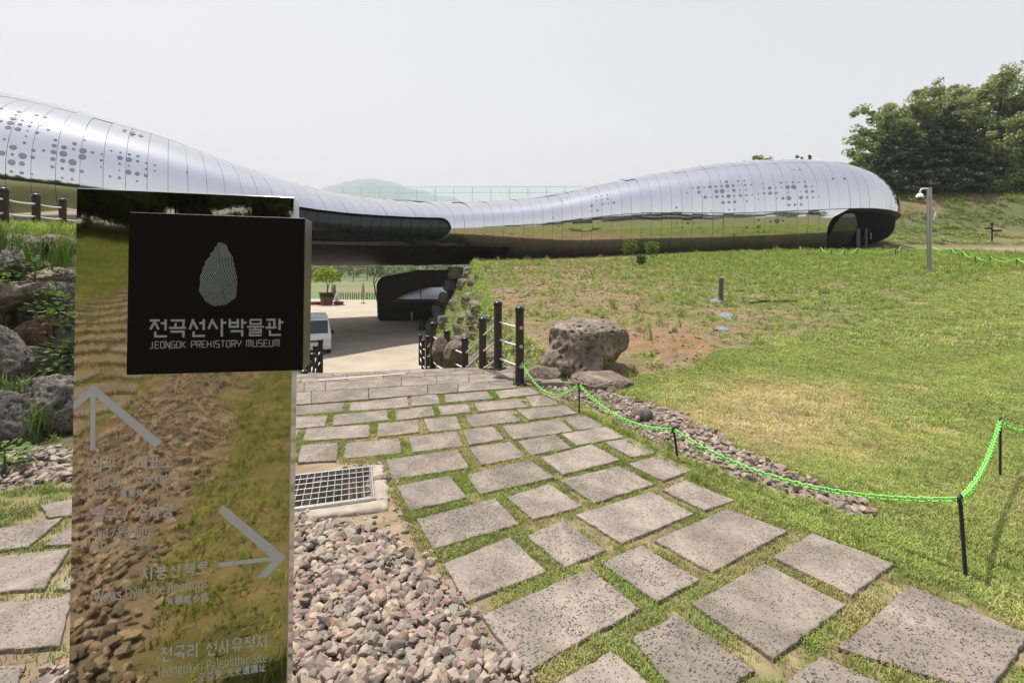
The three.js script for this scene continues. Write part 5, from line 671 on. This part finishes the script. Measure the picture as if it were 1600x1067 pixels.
{
  const b = onLand(1127, 473, 8), k = -b.z / F; const t = thing('standpipe', 'dark grey plastic pipe standing upright on the weedy mound', 'pipe', [b.x, b.y - 0.05, b.z]);
  part(t, 'pipe', new THREE.LatheGeometry([[3.6, 0], [3.6, 41], [2.9, 41], [2.9, 5]].map((q) => new THREE.Vector2(q[0] * k, q[1] * k)), 20), std(0.085, 0.09, 0.10, 0.45)); part(t, 'pipe_foot', cyl(4.4 * k, 4.4 * k, 5 * k, 16, 2 * k), std(0.16, 0.18, 0.19, 0.8));
  const L = ['bluish grey stone lying at the foot of the upright pipe', 'flat bluish stone on the red soil just below the pipe', 'small flat bluish stone farthest below the upright pipe']; [[1119, 472, 14], [1132, 496, 16], [1130, 517, 11]].forEach((q, i) => { const p = onLand(q[0], q[1], 6), e = -p.z / F; rock('flat_stone', L[i], rockGeo(8, q[2] * e, 4.5 * e, q[2] * e * 0.9, 0.28, i * 4 + 2, null, 0.8), RK.slate, [p.x, p.y + 0.02, p.z], [0.1, i, 0.15]); });
  const p = onLand(1213, 473, 8), e = -p.z / F; const pl = thing('plank', 'weathered dark plank lying flat in the weeds near the pipe', 'plank', [p.x, p.y + 0.06, p.z], 0.1); part(pl, 'board', box(66 * e, 3 * e, 9 * e, 0.01), std(0.075, 0.06, 0.055, 0.9)); rock('flat_stone', 'pale stone at the left end of the dark plank', rockGeo(8, 10 * e, 3.5 * e, 8 * e, 0.3, 7, null, 0.8), RK.pale, [p.x - 38 * e, p.y + 0.03, p.z + 0.05]);
  const s = onLand(1551, 379, 25), m = -s.z / F, sp = thing('signpost', 'small black fingerpost with two arms on the far grass', 'signpost', [s.x, s.y, s.z]); const bk = std(0.015, 0.015, 0.015, 0.6); part(sp, 'post', cyl(1.1 * m, 1.1 * m, 30 * m, 8, 15 * m), bk); part(sp, 'arm', box(12 * m, 3 * m, 1.2 * m, 0.01), bk, [-6 * m, 22 * m, 0.05]); part(sp, 'arm', box(13 * m, 3 * m, 1.2 * m, 0.01), bk, [7 * m, 18.5 * m, 0.08]); part(sp, 'cap', box(5 * m, 4 * m, 2 * m, 0.02), bk, [0, 29 * m, 0]);
}
// ------------------------------------------------------------------ on the forecourt: van, entrance block, planters, parasols
{
  const d = 26.2, xr = (511 - CX) / F * d, w = 1.68; const v = thing('minivan', 'white minivan parked on the forecourt, half hidden by the sign', 'van', [xr - w / 2 - 0.75, PLAZA, -d - 2.2], 0.4);
  const white = std(0.62, 0.63, 0.63, 0.25), gl = std(0.02, 0.024, 0.028, 0.08), blk = std(0.02, 0.02, 0.02, 0.6);
  const prof = [[2.2, 0.3], [2.22, 0.75], [2.1, 1.0], [1.95, 1.08], [1.35, 1.82], [1.15, 1.93], [-2.1, 1.95], [-2.25, 1.8], [-2.28, 0.3]];
  const body = gridGeo(16, prof.length - 1, (u, t) => { const k = Math.round(t * (prof.length - 1)), q = prof[k]; const hw = (q[1] > 1.05 ? lerp(0.84, 0.7, (q[1] - 1.05) / 0.9) : lerp(0.8, 0.84, q[1])); const a = u * 2 - 1; const x = hw * Math.sign(a) * (1 - (1 - Math.abs(a)) ** 2.4); return [x, q[1], q[0] - 0.09 * Math.abs(a) ** 4 * Math.sign(q[0])]; });
  part(v, 'body', body, white);
  for (const s of [-1, 1]) { const sh = new THREE.Shape(prof.map((q) => new THREE.Vector2(q[0], q[1]))); const g = new THREE.ShapeGeometry(sh), p = g.attributes.position; for (let i = 0; i < p.count; i++) { const z = p.getX(i), y = p.getY(i); const hw = y > 1.05 ? lerp(0.84, 0.7, (y - 1.05) / 0.9) : lerp(0.8, 0.84, y); p.setXYZ(i, s * hw, y, z - 0.09 * Math.sign(z) * (Math.abs(z) > 1.1 ? 1 : 0)); } g.computeVertexNormals(); part(v, 'side_panel', g, new THREE.MeshStandardMaterial({ ...{}, color: white.color, roughness: 0.25, side: THREE.DoubleSide })); part(v, 'headlight', box(0.26, 0.2, 0.1, 0.04), std(0.6, 0.58, 0.52, 0.1), [s * 0.62, 0.78, 2.14]); part(v, 'door_mirror', box(0.16, 0.22, 0.1, 0.04), blk, [s * 0.93, 1.12, 1.5]); part(v, 'fog_light', box(0.16, 0.1, 0.05, 0.02), std(0.3, 0.3, 0.3, 0.2), [s * 0.6, 0.45, 2.2]);
    for (const z of [1.45, -1.35]) { const wh = part(v, 'wheel', cyl(0.31, 0.31, 0.2, 24).rotateZ(Math.PI / 2), blk, [s * 0.74, 0.31, z]); part(wh, 'rim', cyl(0.18, 0.18, 0.21, 16).rotateZ(Math.PI / 2), std(0.5, 0.5, 0.5, 0.3, 0.8)); } part(v, 'side_window', box(0.02, 0.5, 2.6, 0.01), gl, [s * 0.785, 1.42, -0.4], [0, 0, s * 0.16]); }
  part(v, 'windscreen', new THREE.PlaneGeometry(1.36, 0.84), gl, [0, 1.45, 1.66], [-0.68, 0, 0]); part(v, 'bumper', box(1.66, 0.3, 0.16, 0.06), white, [0, 0.42, 2.18]); part(v, 'grille', box(0.7, 0.1, 0.04, 0.02), blk, [0, 0.74, 2.22]); part(v, 'number_plate', box(0.36, 0.12, 0.02, 0.008), std(0.5, 0.52, 0.5, 0.5), [0, 0.46, 2.27]); part(v, 'wiper', box(0.5, 0.015, 0.02, 0.004), blk, [-0.25, 1.12, 1.97], [0, 0, 0.1]);
}
{
  const e = thing('entrance_block', 'low black glazed entrance building with rounded corner under the museum span', 'building', [-9.9, PLAZA, -47.5]);
  const bk = new THREE.MeshStandardMaterial({ color: new THREE.Color().setRGB(0.02, 0.02, 0.022), roughness: 0.12, metalness: 0.3 });
  const s = new THREE.Shape(); s.moveTo(-2.1, 0); s.lineTo(-2.35, 0.3); s.lineTo(-2.45, 3.1); s.quadraticCurveTo(-2.4, 3.9, -1.6, 4.05); s.lineTo(1.2, 4.55); s.lineTo(6, 4.6); s.lineTo(6, 0); const win = new THREE.Path(); win.moveTo(-1.0, 1.95); win.lineTo(4, 1.9); win.lineTo(4, 3.2); win.lineTo(2.4, 3.15); win.quadraticCurveTo(0.6, 3.0, -1.0, 1.95); s.holes.push(win);
  part(e, 'front_wall', new THREE.ExtrudeGeometry(s, { depth: 0.3, bevelEnabled: true, bevelSize: 0.05, bevelThickness: 0.05, bevelSegments: 2 }), bk, [0, 0, 2.2]);
  const s2 = new THREE.Shape(); s2.moveTo(-2.1, 0); s2.lineTo(-2.45, 3.1); s2.quadraticCurveTo(-2.4, 3.9, -1.6, 4.0); s2.lineTo(1.2, 4.5); s2.lineTo(6, 4.5); s2.lineTo(6, 0); part(e, 'body', new THREE.ExtrudeGeometry(s2, { depth: 8, bevelEnabled: false }), bk, [0.06, 0, -6]);
  part(e, 'roof', box(6.2, 0.08, 8, 0.02), std(0.3, 0.31, 0.33, 0.25, 0.8), [3.4, 4.6, -2]);
  const wg = new THREE.MeshStandardMaterial({ color: new THREE.Color().setRGB(0.5, 0.55, 0.62), roughness: 0.12, metalness: 0.85 }); part(e, 'window', new THREE.PlaneGeometry(5.4, 1.5), wg, [1.5, 2.6, 2.12], [-0.12, 0, 0]); part(e, 'mullion', box(0.06, 1.2, 0.05, 0.01), bk, [1.5, 2.5, 2.2]); part(e, 'ledge', box(5.2, 0.12, 0.35, 0.03), std(0.16, 0.14, 0.12, 0.4), [1.6, 1.82, 2.5]);
}
{
  const bol = (px, py, hpx, wpx, label, mat, capm) => { const d = (EYE - PLAZA) * F / (py - HY), k = d / F, p = at(px, py, d); const t = thing('bollard', label, 'bollard', [p.x, PLAZA, p.z]); part(t, 'body', cyl(wpx * k / 2, wpx * k / 2, hpx * k, 16, hpx * k / 2), mat); part(t, 'cap', cyl(wpx * k * 0.56, wpx * k * 0.56, 2 * k, 16, hpx * k), capm ?? mat); };
  bol(643.5, 502, 13, 3, 'pale steel bollard in the shade before the black entrance block', std(0.4, 0.4, 0.4, 0.4, 0.6)); bol(649, 499, 17, 6.5, 'dark litter bin with pale lid before the black entrance block', std(0.02, 0.02, 0.02, 0.5), std(0.4, 0.4, 0.42, 0.4)); bol(659, 516, 15, 11, 'dark square waste bin at the edge of the sunlit forecourt', std(0.03, 0.035, 0.03, 0.6));
}
// ------------------------------------------------------------------ trees
function leaves(n, sample, size, col, bend = 0.2) { const P = new Float32Array(n * 12), C = new Float32Array(n * 12), I = []; const a = V(0, 0, 0), b = V(0, 0, 0), nn = V(0, 0, 0); for (let i = 0; i < n; i++) { const [p, c] = sample(i); nn.set(rr(-1, 1), rr(0.1, 1.3), rr(-1, 1)).normalize(); a.set(rr(-1, 1), rr(-0.6, 0.6), rr(-1, 1)).cross(nn).normalize(); b.copy(nn).cross(a); const s = size * rr(0.6, 1.3), w = s * rr(0.4, 0.65); const q = [[-s, 0, 0], [0, w, bend * s], [s, 0, -bend * s], [0, -w, bend * s]]; q.forEach((e, k) => { const o = i * 12 + k * 3; P[o] = p.x + a.x * e[0] + b.x * e[1] + nn.x * e[2]; P[o + 1] = p.y + a.y * e[0] + b.y * e[1] + nn.y * e[2]; P[o + 2] = p.z + a.z * e[0] + b.z * e[1] + nn.z * e[2]; C[o] = c[0]; C[o + 1] = c[1]; C[o + 2] = c[2]; }); const v = i * 4; I.push(v, v + 1, v + 2, v, v + 2, v + 3); } const g = new THREE.BufferGeometry(); g.setAttribute('position', new THREE.BufferAttribute(P, 3)); g.setAttribute('color', new THREE.BufferAttribute(C, 3)); g.setIndex(I); const q = g.toNonIndexed(); q.computeVertexNormals(); return q; }
const leafM = new THREE.MeshPhysicalMaterial({ color: 0xffffff, vertexColors: true, roughness: 0.8, transmission: 0.35, thickness: 0, side: THREE.DoubleSide, specularIntensity: 0.3 }), darkLeaf = new THREE.MeshStandardMaterial({ vertexColors: true, roughness: 0.9, side: THREE.DoubleSide });
const bark = std(0.055, 0.042, 0.032, 0.95);
const limbGeo = (pts, r0, r1) => { const c = new THREE.CatmullRomCurve3(pts), n = 14, k = 8; const g = new THREE.TubeGeometry(c, n, 1, k), p = g.attributes.position; for (let i = 0; i <= n; i++) { const o = c.getPointAt(i / n), r = lerp(r0, r1, i / n); for (let j = 0; j <= k; j++) { const q = i * (k + 1) + j; p.setXYZ(q, o.x + (p.getX(q) - o.x) * r, o.y + (p.getY(q) - o.y) * r, o.z + (p.getZ(q) - o.z) * r); } } g.computeVertexNormals(); return g; };
function broadleaf(label, pos, H, Wd, base, n, lf, tone, lean = 0, group, cat = 'tree', name = 'broadleaf_tree') { // trunk, limbs, and a crown of leaf clumps strung along the limbs
  const t = thing(name, label, cat, pos, 0, group); const limbs = [], tips = []; const top = V(lean * H * 0.35, H * 0.8, rr(-0.4, 0.4));
  limbs.push(limbGeo([V(0, -0.3, 0), V(lean * H * 0.04 + rr(-0.1, 0.1), H * 0.3, 0.1), V(lean * H * 0.16, H * 0.55, 0), top], H * 0.018, H * 0.004));
  const m = 15; for (let k = 0; k < m; k++) { const f = lerp(base, 0.92, (k + rnd()) / m), o = V(lean * H * 0.35 * f ** 1.5, H * 0.8 * f, 0); const a = k * 2.4 + rr(-0.4, 0.4), len = Wd * 0.5 * (0.55 + 0.55 * Math.sin(Math.PI * clamp((f - base) / (1.02 - base)) ** 0.8)) * rr(0.75, 1.2); const e = o.clone().add(V(Math.cos(a) * len, H * 0.16 * rr(0.5, 1.4), Math.sin(a) * len)); limbs.push(limbGeo([o, o.clone().lerp(e, 0.5).add(V(0, -0.02 * H, 0)), e], H * 0.007, H * 0.002)); tips.push([o, e]); }
  part(t, 'trunk', merge(limbs), bark);
  const cl = []; for (const [o, e] of tips) for (let k = 0; k < 13; k++) { const u = rr(0.3, 1.15); cl.push([o.clone().lerp(e, u).add(V(rr(-1, 1), rr(-0.5, 0.9), rr(-1, 1)).multiplyScalar(Wd * 0.07)), rr(0.35, 1) * Wd * 0.062, rr(0.75, 1.25)]); } for (let k = 0; k < 14; k++) cl.push([top.clone().add(V(rr(-1, 1), rr(-0.5, 1.7), rr(-1, 1)).multiplyScalar(Wd * 0.11)), Wd * 0.055, 1.1]);
  part(t, 'crown', leaves(n, () => { const c = cl[Math.floor(rnd() * cl.length)]; const p = V(rr(-1, 1), rr(-0.7, 0.7), rr(-1, 1)); if (p.length() > 1) p.normalize(); p.multiplyScalar(c[1] * 1.25).add(c[0]); const k = c[2] * rr(0.7, 1.3); return [p, [tone[0] * k, tone[1] * k, tone[2] * k]]; }, lf), leafM); return t;
}
function conifer(label, pos, H, Wd, n, lf, group) { const t = thing('conifer', label, 'tree', pos, 0, group); part(t, 'trunk', limbGeo([V(0, -0.3, 0), V(0.1, H * 0.4, 0), V(0, H * 0.8, 0.05), V(0, H, 0)], H * 0.016, 0.02), bark); const br = []; for (let k = 0; k < 90; k++) { const f = rr(0.06, 1), a = k * 2.4; br.push([f, a, Wd * 0.5 * (1 - f) ** 0.75 * rr(0.65, 1.15) + 0.25]); }
  part(t, 'crown', leaves(n, () => { const [f, a, l] = br[Math.floor(rnd() * br.length)], u = rnd() ** 0.65; const r = l * u, sp = 0.14 * l * rr(-1, 1); const p = V(Math.cos(a) * r - Math.sin(a) * sp, H * f - 0.16 * l * u * u + rr(-0.12, 0.12), Math.sin(a) * r + Math.cos(a) * sp); const k = rr(0.6, 1.4); return [p, [0.055 * k, 0.082 * k, 0.045 * k]]; }, lf, 0.4), darkLeaf); return t; }
{
  const land = (px, d) => { const x = (px - CX) / F * d; return [x, height(x, d) - 0.1, -d]; };
  const Y = (d, py, x0) => EYE + (HY - py) / F * d; const hgt = (px, d, py) => Y(d, py) - land(px, d)[1];
  const T1 = [0.34, 0.38, 0.17], T2 = [0.28, 0.33, 0.135], T3 = [0.21, 0.26, 0.095];
  const B = [['tall airy pale tree with forked trunk, highest of the grove at right', 1552, 61, 108, 13, 0.28, 15000, T1, 0.22], ['pale leafy tree topping the left end of the grove', 1392, 63, 168, 9, 0.16, 10000, T2, -0.1], ['rounded pale green tree behind the dark conifers at the grove centre', 1432, 66, 134, 12, 0.2, 12000, T1, 0.05], ['pale tree rising just left of the tallest conifer', 1474, 67, 124, 11, 0.2, 9000, T1, -0.1], ['pale tree between the conifers and the tall forked tree', 1516, 65, 126, 11, 0.2, 11000, T1, 0.1], ['leafy tree cut by the right edge of the view', 1605, 60, 130, 13, 0.1, 13000, T2, 0], ['low leafy tree filling the gap under the tall forked tree', 1575, 64, 232, 9, 0.08, 9000, T3, 0], ['leafy tree at the grove foot right of the conifers', 1530, 68, 240, 9, 0.08, 8000, T3, 0], ['leafy tree outside the right edge of the grove', 1680, 60, 150, 13, 0.1, 9000, T2, 0]];
  for (const q of B) { const p = land(q[1], q[2]); broadleaf(q[0], p, hgt(q[1], q[2], q[3]) / 1.02, q[4], q[5], q[6], 0.23, q[7], q[8]); }
  const C = [['dark conifer at the left of the grove beside the museum end', 1392, 57, 214, 7], ['dark conifer second from the left in the grove', 1424, 57, 202, 7], ['tall dark conifer left of the grove centre', 1452, 57, 186, 7], ['tallest dark conifer with pointed top near the grove centre', 1483, 57, 166, 7.5], ['dark conifer right of the tallest one', 1508, 58, 196, 7], ['short dark conifer low at the left end of the grove', 1368, 66, 236, 7], ['dark conifer low behind the grove centre', 1440, 68, 215, 8]];
  for (const q of C) conifer(q[0], land(q[1], q[2]), hgt(q[1], q[2], q[3]), q[4], 11000, 0.2);
  // bushes along the foot of the grove
  const bush = (name, label, p, H, Wd, n, lf, tone, cat = 'shrub', group) => { const t = thing(name, label, cat, p, 0, group); const st = []; for (let k = 0; k < 6; k++) st.push(limbGeo([V(0, -0.1, 0), V(rr(-1, 1) * Wd * 0.15, H * 0.4, rr(-1, 1) * Wd * 0.15), V(rr(-1, 1) * Wd * 0.35, H * 0.8, rr(-1, 1) * Wd * 0.35)], 0.03 * H * 0.6, 0.006)); part(t, 'stems', merge(st), bark); const cl = []; for (let k = 0; k < 16; k++) { const a = rr(0, 6.3), r = Math.sqrt(rnd()) * Wd * 0.42; cl.push([V(Math.cos(a) * r, H * rr(0.25, 0.85) * (1 - 0.4 * r / Wd), Math.sin(a) * r), Wd * rr(0.12, 0.2), rr(0.75, 1.25)]); } part(t, 'leaves', leaves(n, () => { const c = cl[Math.floor(rnd() * cl.length)], p2 = V(rr(-1, 1), rr(-0.8, 0.8), rr(-1, 1)).multiplyScalar(c[1]).add(c[0]), k = c[2] * rr(0.7, 1.3); return [p2, [tone[0] * k, tone[1] * k, tone[2] * k]]; }, lf), leafM); return t; };
  const BU = [[1402, 305, 57, 3.4, 'bright green bush beside the rounded museum end'], [1428, 300, 58, 3.2, 'bright bush left behind the camera pole'], [1478, 306, 57, 4.4, 'wide bright bush right of the camera pole'], [1500, 300, 58, 3.2, 'bright green bush at the foot of the tallest conifer'], [1540, 306, 57, 3.5, 'low green bush under the forked tree'], [1580, 308, 57, 4, 'low green bush at the right edge of the bank']];
  for (const q of BU) { const p = land(q[0], q[2]); bush('bush', q[4], p, 2.4, q[3], 1800, 0.16, [0.09, 0.15, 0.035]); }
  { const p = onLand(1000, 414, 15), k = -p.z / F; const t = thing('young_tree', 'bright green sapling with two leafy heads on the hill before the museum', 'sapling', [p.x, p.y, p.z]); part(t, 'trunk', merge([limbGeo([V(0, 0, 0), V(-4 * k, 12 * k, 0), V(-13 * k, 30 * k, 0)], 0.035, 0.01), limbGeo([V(0, 0, 0), V(5 * k, 12 * k, 0), V(19 * k, 28 * k, 0)], 0.03, 0.01)]), bark); for (const [x, y, r] of [[-15, 29, 12], [19, 26, 12], [3, 8, 8]]) part(t, 'leaf_head', leaves(500, () => { const q = V(rr(-1, 1), rr(-1, 1), rr(-1, 1)).normalize().multiplyScalar(rnd() ** 0.5 * (0.75 + 0.5 * rnd())); const e = rr(0.75, 1.3); return [q.multiply(V(r * k, r * k * 1.1, r * k)).add(V(x * k, y * k, 0)), [0.15 * e, 0.23 * e, 0.04 * e]]; }, 0.075), leafM); }
  // trees peeping over the museum roof
  for (const [px, py, d, wd, lb] of [[1186, 236, 75, 5.2, 'round tree top peeping over the museum roof'], [1246, 237, 80, 2.2, 'small pointed tree top over the museum roof, left one'], [1265, 238, 80, 1.8, 'smallest tree top over the museum roof, right one']]) { const p = land(px, d); broadleaf(lb, p, hgt(px, d, py), wd, 0.45, 3500, 0.2, T2, 0); }
  // leafy weeds among the left rocks
  const W = [[88, 402, 6.7, 0.5, 'bright grassy clump near the top of the left bank beside the sign', 1], [62, 424, 6.1, 0.3, 'broad leafy weed above the jutting ledge rock', 0], [80, 470, 5.5, 0.34, 'leafy weed growing beside the dark hollow', 0], [100, 500, 5.2, 0.4, 'tall leafy weed right against the sign edge', 0], [104, 545, 5.0, 0.36, 'leafy weed lower against the sign edge', 0], [36, 600, 4.55, 0.34, 'weed clump between the lower rocks of the left bank', 1], [40, 655, 4.4, 0.4, 'grassy weed beside the dark rounded rock', 1], [100, 575, 4.9, 0.3, 'leafy weed above the big pitted rock beside the sign', 0], [15, 705, 4.3, 0.3, 'leafy weed at the foot of the dark rounded rock', 0], [20, 436, 6.0, 0.26, 'small weed at the top of the jutting ledge rock', 0], [8, 378, 7.0, 0.4, 'grass clump at the left end of the bank top', 1], [60, 640, 4.5, 0.28, 'weed at the left of the big pitted rock', 1]];
  const gcl = tuft(90, 1, 0.5, 0.016, 0.5), lcl = [weedTuft(110, 1, 0.55, 0.075, 0.24), weedTuft(90, 1.1, 0.5, 0.085, 0.26)]; const wm = [leafMat(0.11, 0.19, 0.035), leafMat(0.14, 0.22, 0.045)];
  W.forEach((q, i) => { const p = onLand(q[0], q[1] + 12, 3); const t = thing('weed_clump', q[4], 'weed', [p.x * 0.94, p.y - q[3] * 0.05, p.z * 0.93]); const m = part(t, 'leaves', q[5] ? gcl : lcl[i % 2], wm[i % 2], [0, 0, 0], [0, i, 0]); m.scale.setScalar(q[3]); part(t, 'stem', cyl(0.006, 0.01, q[3] * 0.8, 6, q[3] * 0.3), wm[0]); });
  { const p = gpt(900, 590, 0); const t = thing('weed_clump', 'dry grassy weed growing against the front of the large boulder', 'weed', [p.x - 0.02, 0, p.z + 0.1]); const m = part(t, 'leaves', gcl, leafMat(0.14, 0.16, 0.06)); m.scale.set(0.4, 0.6, 0.35); const m2 = part(t, 'stem', tuft(30, 0.7, 0.14, 0.006, 0.4), leafMat(0.2, 0.18, 0.08)); }
  // the valley beyond the forecourt
  const p0 = (px, py, h = PLAZA) => { const d = (EYE - h) * F / (py - HY); return [V((px - CX) / F * d, h, -d), d / F]; };
  const rust = std(0.15, 0.06, 0.035, 0.8);
  { const [p, k] = p0(510, 476.5); const t = thing('planter', 'rusty round planter with a small bright tree on the forecourt', 'planter', [p.x, p.y, p.z]); part(t, 'pot', new THREE.LatheGeometry([[8.5, 0], [9.5, 13], [10, 13.5], [9, 13.6], [8.6, 10], [0, 10]].map((q) => new THREE.Vector2(q[0] * k, q[1] * k)), 20), rust); part(t, 'trunk', merge([limbGeo([V(0, 10 * k, 0), V(1 * k, 30 * k, 0), V(-6 * k, 52 * k, 0)], 0.1, 0.03), limbGeo([V(0, 12 * k, 0), V(3 * k, 30 * k, 0), V(9 * k, 50 * k, 0)], 0.08, 0.03)]), bark); const lob = (n, fn, tone) => leaves(n, () => { const e = rr(0.75, 1.3); return [fn(), tone.map((c) => c * e)]; }, 0.26); part(t, 'crown', lob(750, () => { const a = rr(0, 6.3), r = Math.sqrt(rnd()) * 20 * k; return V(Math.cos(a) * r, (50 + rr(-7, 9) - 0.02 * (r / k) ** 2) * k, Math.sin(a) * r); }, [0.3, 0.38, 0.06]), leafM); part(t, 'shrub', lob(500, () => { const a = rr(0, 6.3), r = Math.sqrt(rnd()) * 9.5 * k; return V(Math.cos(a) * r, (15 + rr(-3, 3)) * k, Math.sin(a) * r); }, [0.09, 0.14, 0.03]), leafM); }
  for (const [px, w, lb] of [[529, 8, 'low rusty planter ring right of the tree planter'], [493, 9, 'low rusty planter ring left of the tree planter']]) { const [p, k] = p0(px, 476); const t = thing('planter', lb, 'planter', [p.x, p.y, p.z]); part(t, 'ring', new THREE.LatheGeometry([[w * 0.8, 0], [w, 4.5], [w * 1.03, 4.6], [w * 0.9, 4.8], [w * 0.85, 3]].map((q) => new THREE.Vector2(q[0] * k, q[1] * k)), 18), rust); part(t, 'soil', cyl(w * 0.86 * k, w * 0.86 * k, 0.1, 16, 3.5 * k), std(0.06, 0.05, 0.035, 1)); }
  for (const [px, top, bot, lb, c] of [[519, 442, 470, 'folded pinkish parasol behind the tree planter', [0.34, 0.25, 0.24]], [522.5, 443, 470, 'folded dark parasol beside the pinkish one', [0.16, 0.13, 0.13]], [567, 441, 466, 'folded pinkish parasol standing alone by the low fence', [0.32, 0.23, 0.23]]]) { const [p, k] = p0(px, 474); const t = thing('parasol', lb, 'parasol', [p.x, PLAZA, p.z]); const h = (474 - top) * k; part(t, 'pole', cyl(0.05, 0.05, h, 8, h / 2), std(0.3, 0.3, 0.3, 0.5)); part(t, 'folded_canopy', new THREE.LatheGeometry([[0.05, 0], [2.4, 1], [2.7, 8], [2, 16], [1.2, 21], [0.1, 23]].map((q) => new THREE.Vector2(q[0] * k, (474 - bot + q[1] * (bot - top) / 23) * k)), 12), std(...c, 0.9)); part(t, 'foot', cyl(0.3, 0.34, 0.12, 12, 0.06), std(0.2, 0.2, 0.2, 0.8)); }
  { const [p, k] = p0(526, 475); const t = thing('covered_chair', 'white cover draped over a stacked chair beside the planters', 'chair', [p.x, PLAZA, p.z]); part(t, 'cover', new THREE.LatheGeometry([[4.5, 0], [4.2, 7], [2.6, 13], [1.2, 17], [0, 17.5]].map((q) => new THREE.Vector2(q[0] * k, q[1] * k)), 14).scale(1, 1, 0.8), std(0.6, 0.6, 0.6, 0.9)); part(t, 'foot', box(8 * k, 0.5 * k, 7 * k, 0.02), std(0.4, 0.4, 0.4, 0.8)); }
  { const t = thing('stake_fence', 'low fence of grey stakes along the far forecourt edge', 'fence', [(540 - CX) / F * 79, PLAZA, -79]); for (let k = 0; k < 34; k++) part(t, 'stake', cyl(0.07, 0.09, 1.1 + 0.3 * rnd(), 6, 0.6), std(0.16, 0.14, 0.12, 0.9), [-4 + k * 0.36, 0, rr(-0.2, 0.2)], [rr(-0.06, 0.06), 0, rr(-0.06, 0.06)]); part(t, 'rail', box(12.4, 0.07, 0.05, 0.01), std(0.18, 0.16, 0.13, 0.9), [2, 0.75, 0]); }
  { const [p, k] = p0(589, 476); const t = thing('bare_tree', 'thin bent bare tree left of the black entrance block', 'tree', [p.x, PLAZA, p.z]); part(t, 'trunk', merge([limbGeo([V(2 * k, 0, 0), V(-3 * k, 22 * k, 0), V(-5 * k, 40 * k, 0), V(1 * k, 54 * k, 0)], 0.14, 0.05), limbGeo([V(-4 * k, 33 * k, 0), V(4 * k, 46 * k, 0), V(8 * k, 50 * k, 0)], 0.07, 0.03)]), bark); part(t, 'twigs', leaves(160, () => [V(rr(-8, 10) * k, rr(40, 60) * k, rr(-3, 3) * k), [0.07, 0.09, 0.03]], 0.14), leafM); }
  // valley trees seen under the span, nearest as trees, the rest one wood
  const V1 = [[486, 225, 8, 8], [505, 235, 9, 9], [528, 245, 11, 8], [552, 225, 12, 9], [574, 240, 13, 10], [598, 215, 13, 9], [622, 235, 12, 10], [648, 220, 12, 11], [672, 240, 11, 10], [690, 225, 12, 10]];
  V1.forEach((q, i) => { const x = (q[0] - CX) / F * q[1]; broadleaf(`${['leftmost', 'second', 'third', 'fourth', 'fifth', 'sixth', 'seventh', 'eighth', 'ninth', 'rightmost'][i]} hazy valley tree, counted from the left under the museum span`, [x, height(x, q[1]) - 0.2, -q[1]], q[2], q[3], 0.15, 1500, 0.5, [0.27, 0.33, 0.13], 0, 'valley trees under the museum span', 'tree', 'valley_tree'); });
  const wood2 = struct('far_wood', 'stuff'); part(wood2, 'foliage', leaves(16000, () => { const d = rr(265, 420), x = rr(-0.62, 0.05) * d, h = height(x, d); const c = Math.floor(x / 9) * 9, k = rr(0.7, 1.3) * (0.85 + 0.3 * ns(x * 0.09, d * 0.09)); return [V(x, h + 13 * rnd() ** 0.8 * (0.6 + 0.5 * Math.abs(Math.sin(x * 0.35 + d))), -d), [0.27 * k, 0.33 * k, 0.14 * k]]; }, 1.1), leafM).userData.kind = 'stuff';
  // the wooded rise behind the visitor, seen only in reflections
  const S = [[-6.5, -25, 7.5, 7], [-1, -26, 8, 7], [-11.5, -27, 8, 7], [4.5, -29, 8, 7], [-17, -27, 8.5, 8], [-9, -26, 8.5, 7], [-4, -28, 9.5, 8], [1.5, -30, 8.5, 7], [-14, -29, 10, 8], [7, -33, 9, 8], [14, -36, 9, 9], [-21, -30, 10, 9], [23, -38, 9, 9], [32, -40, 8, 9], [-30, -30, 9, 9], [44, -42, 9, 10], [58, -44, 9, 10]];
  S.forEach((q, i) => { const x = q[0], d = q[1]; broadleaf('leafy tree on the rise behind the viewer, seen only in mirror reflections', [x, height(x, d) - 0.2, -d], q[2] * 1.15, q[3] * 1.1, 0.02, 9000, 0.42, [0.075, 0.115, 0.04], 0, 'trees behind the viewer', 'tree', 'broadleaf_tree'); });
}
renderer.render(scene, camera);
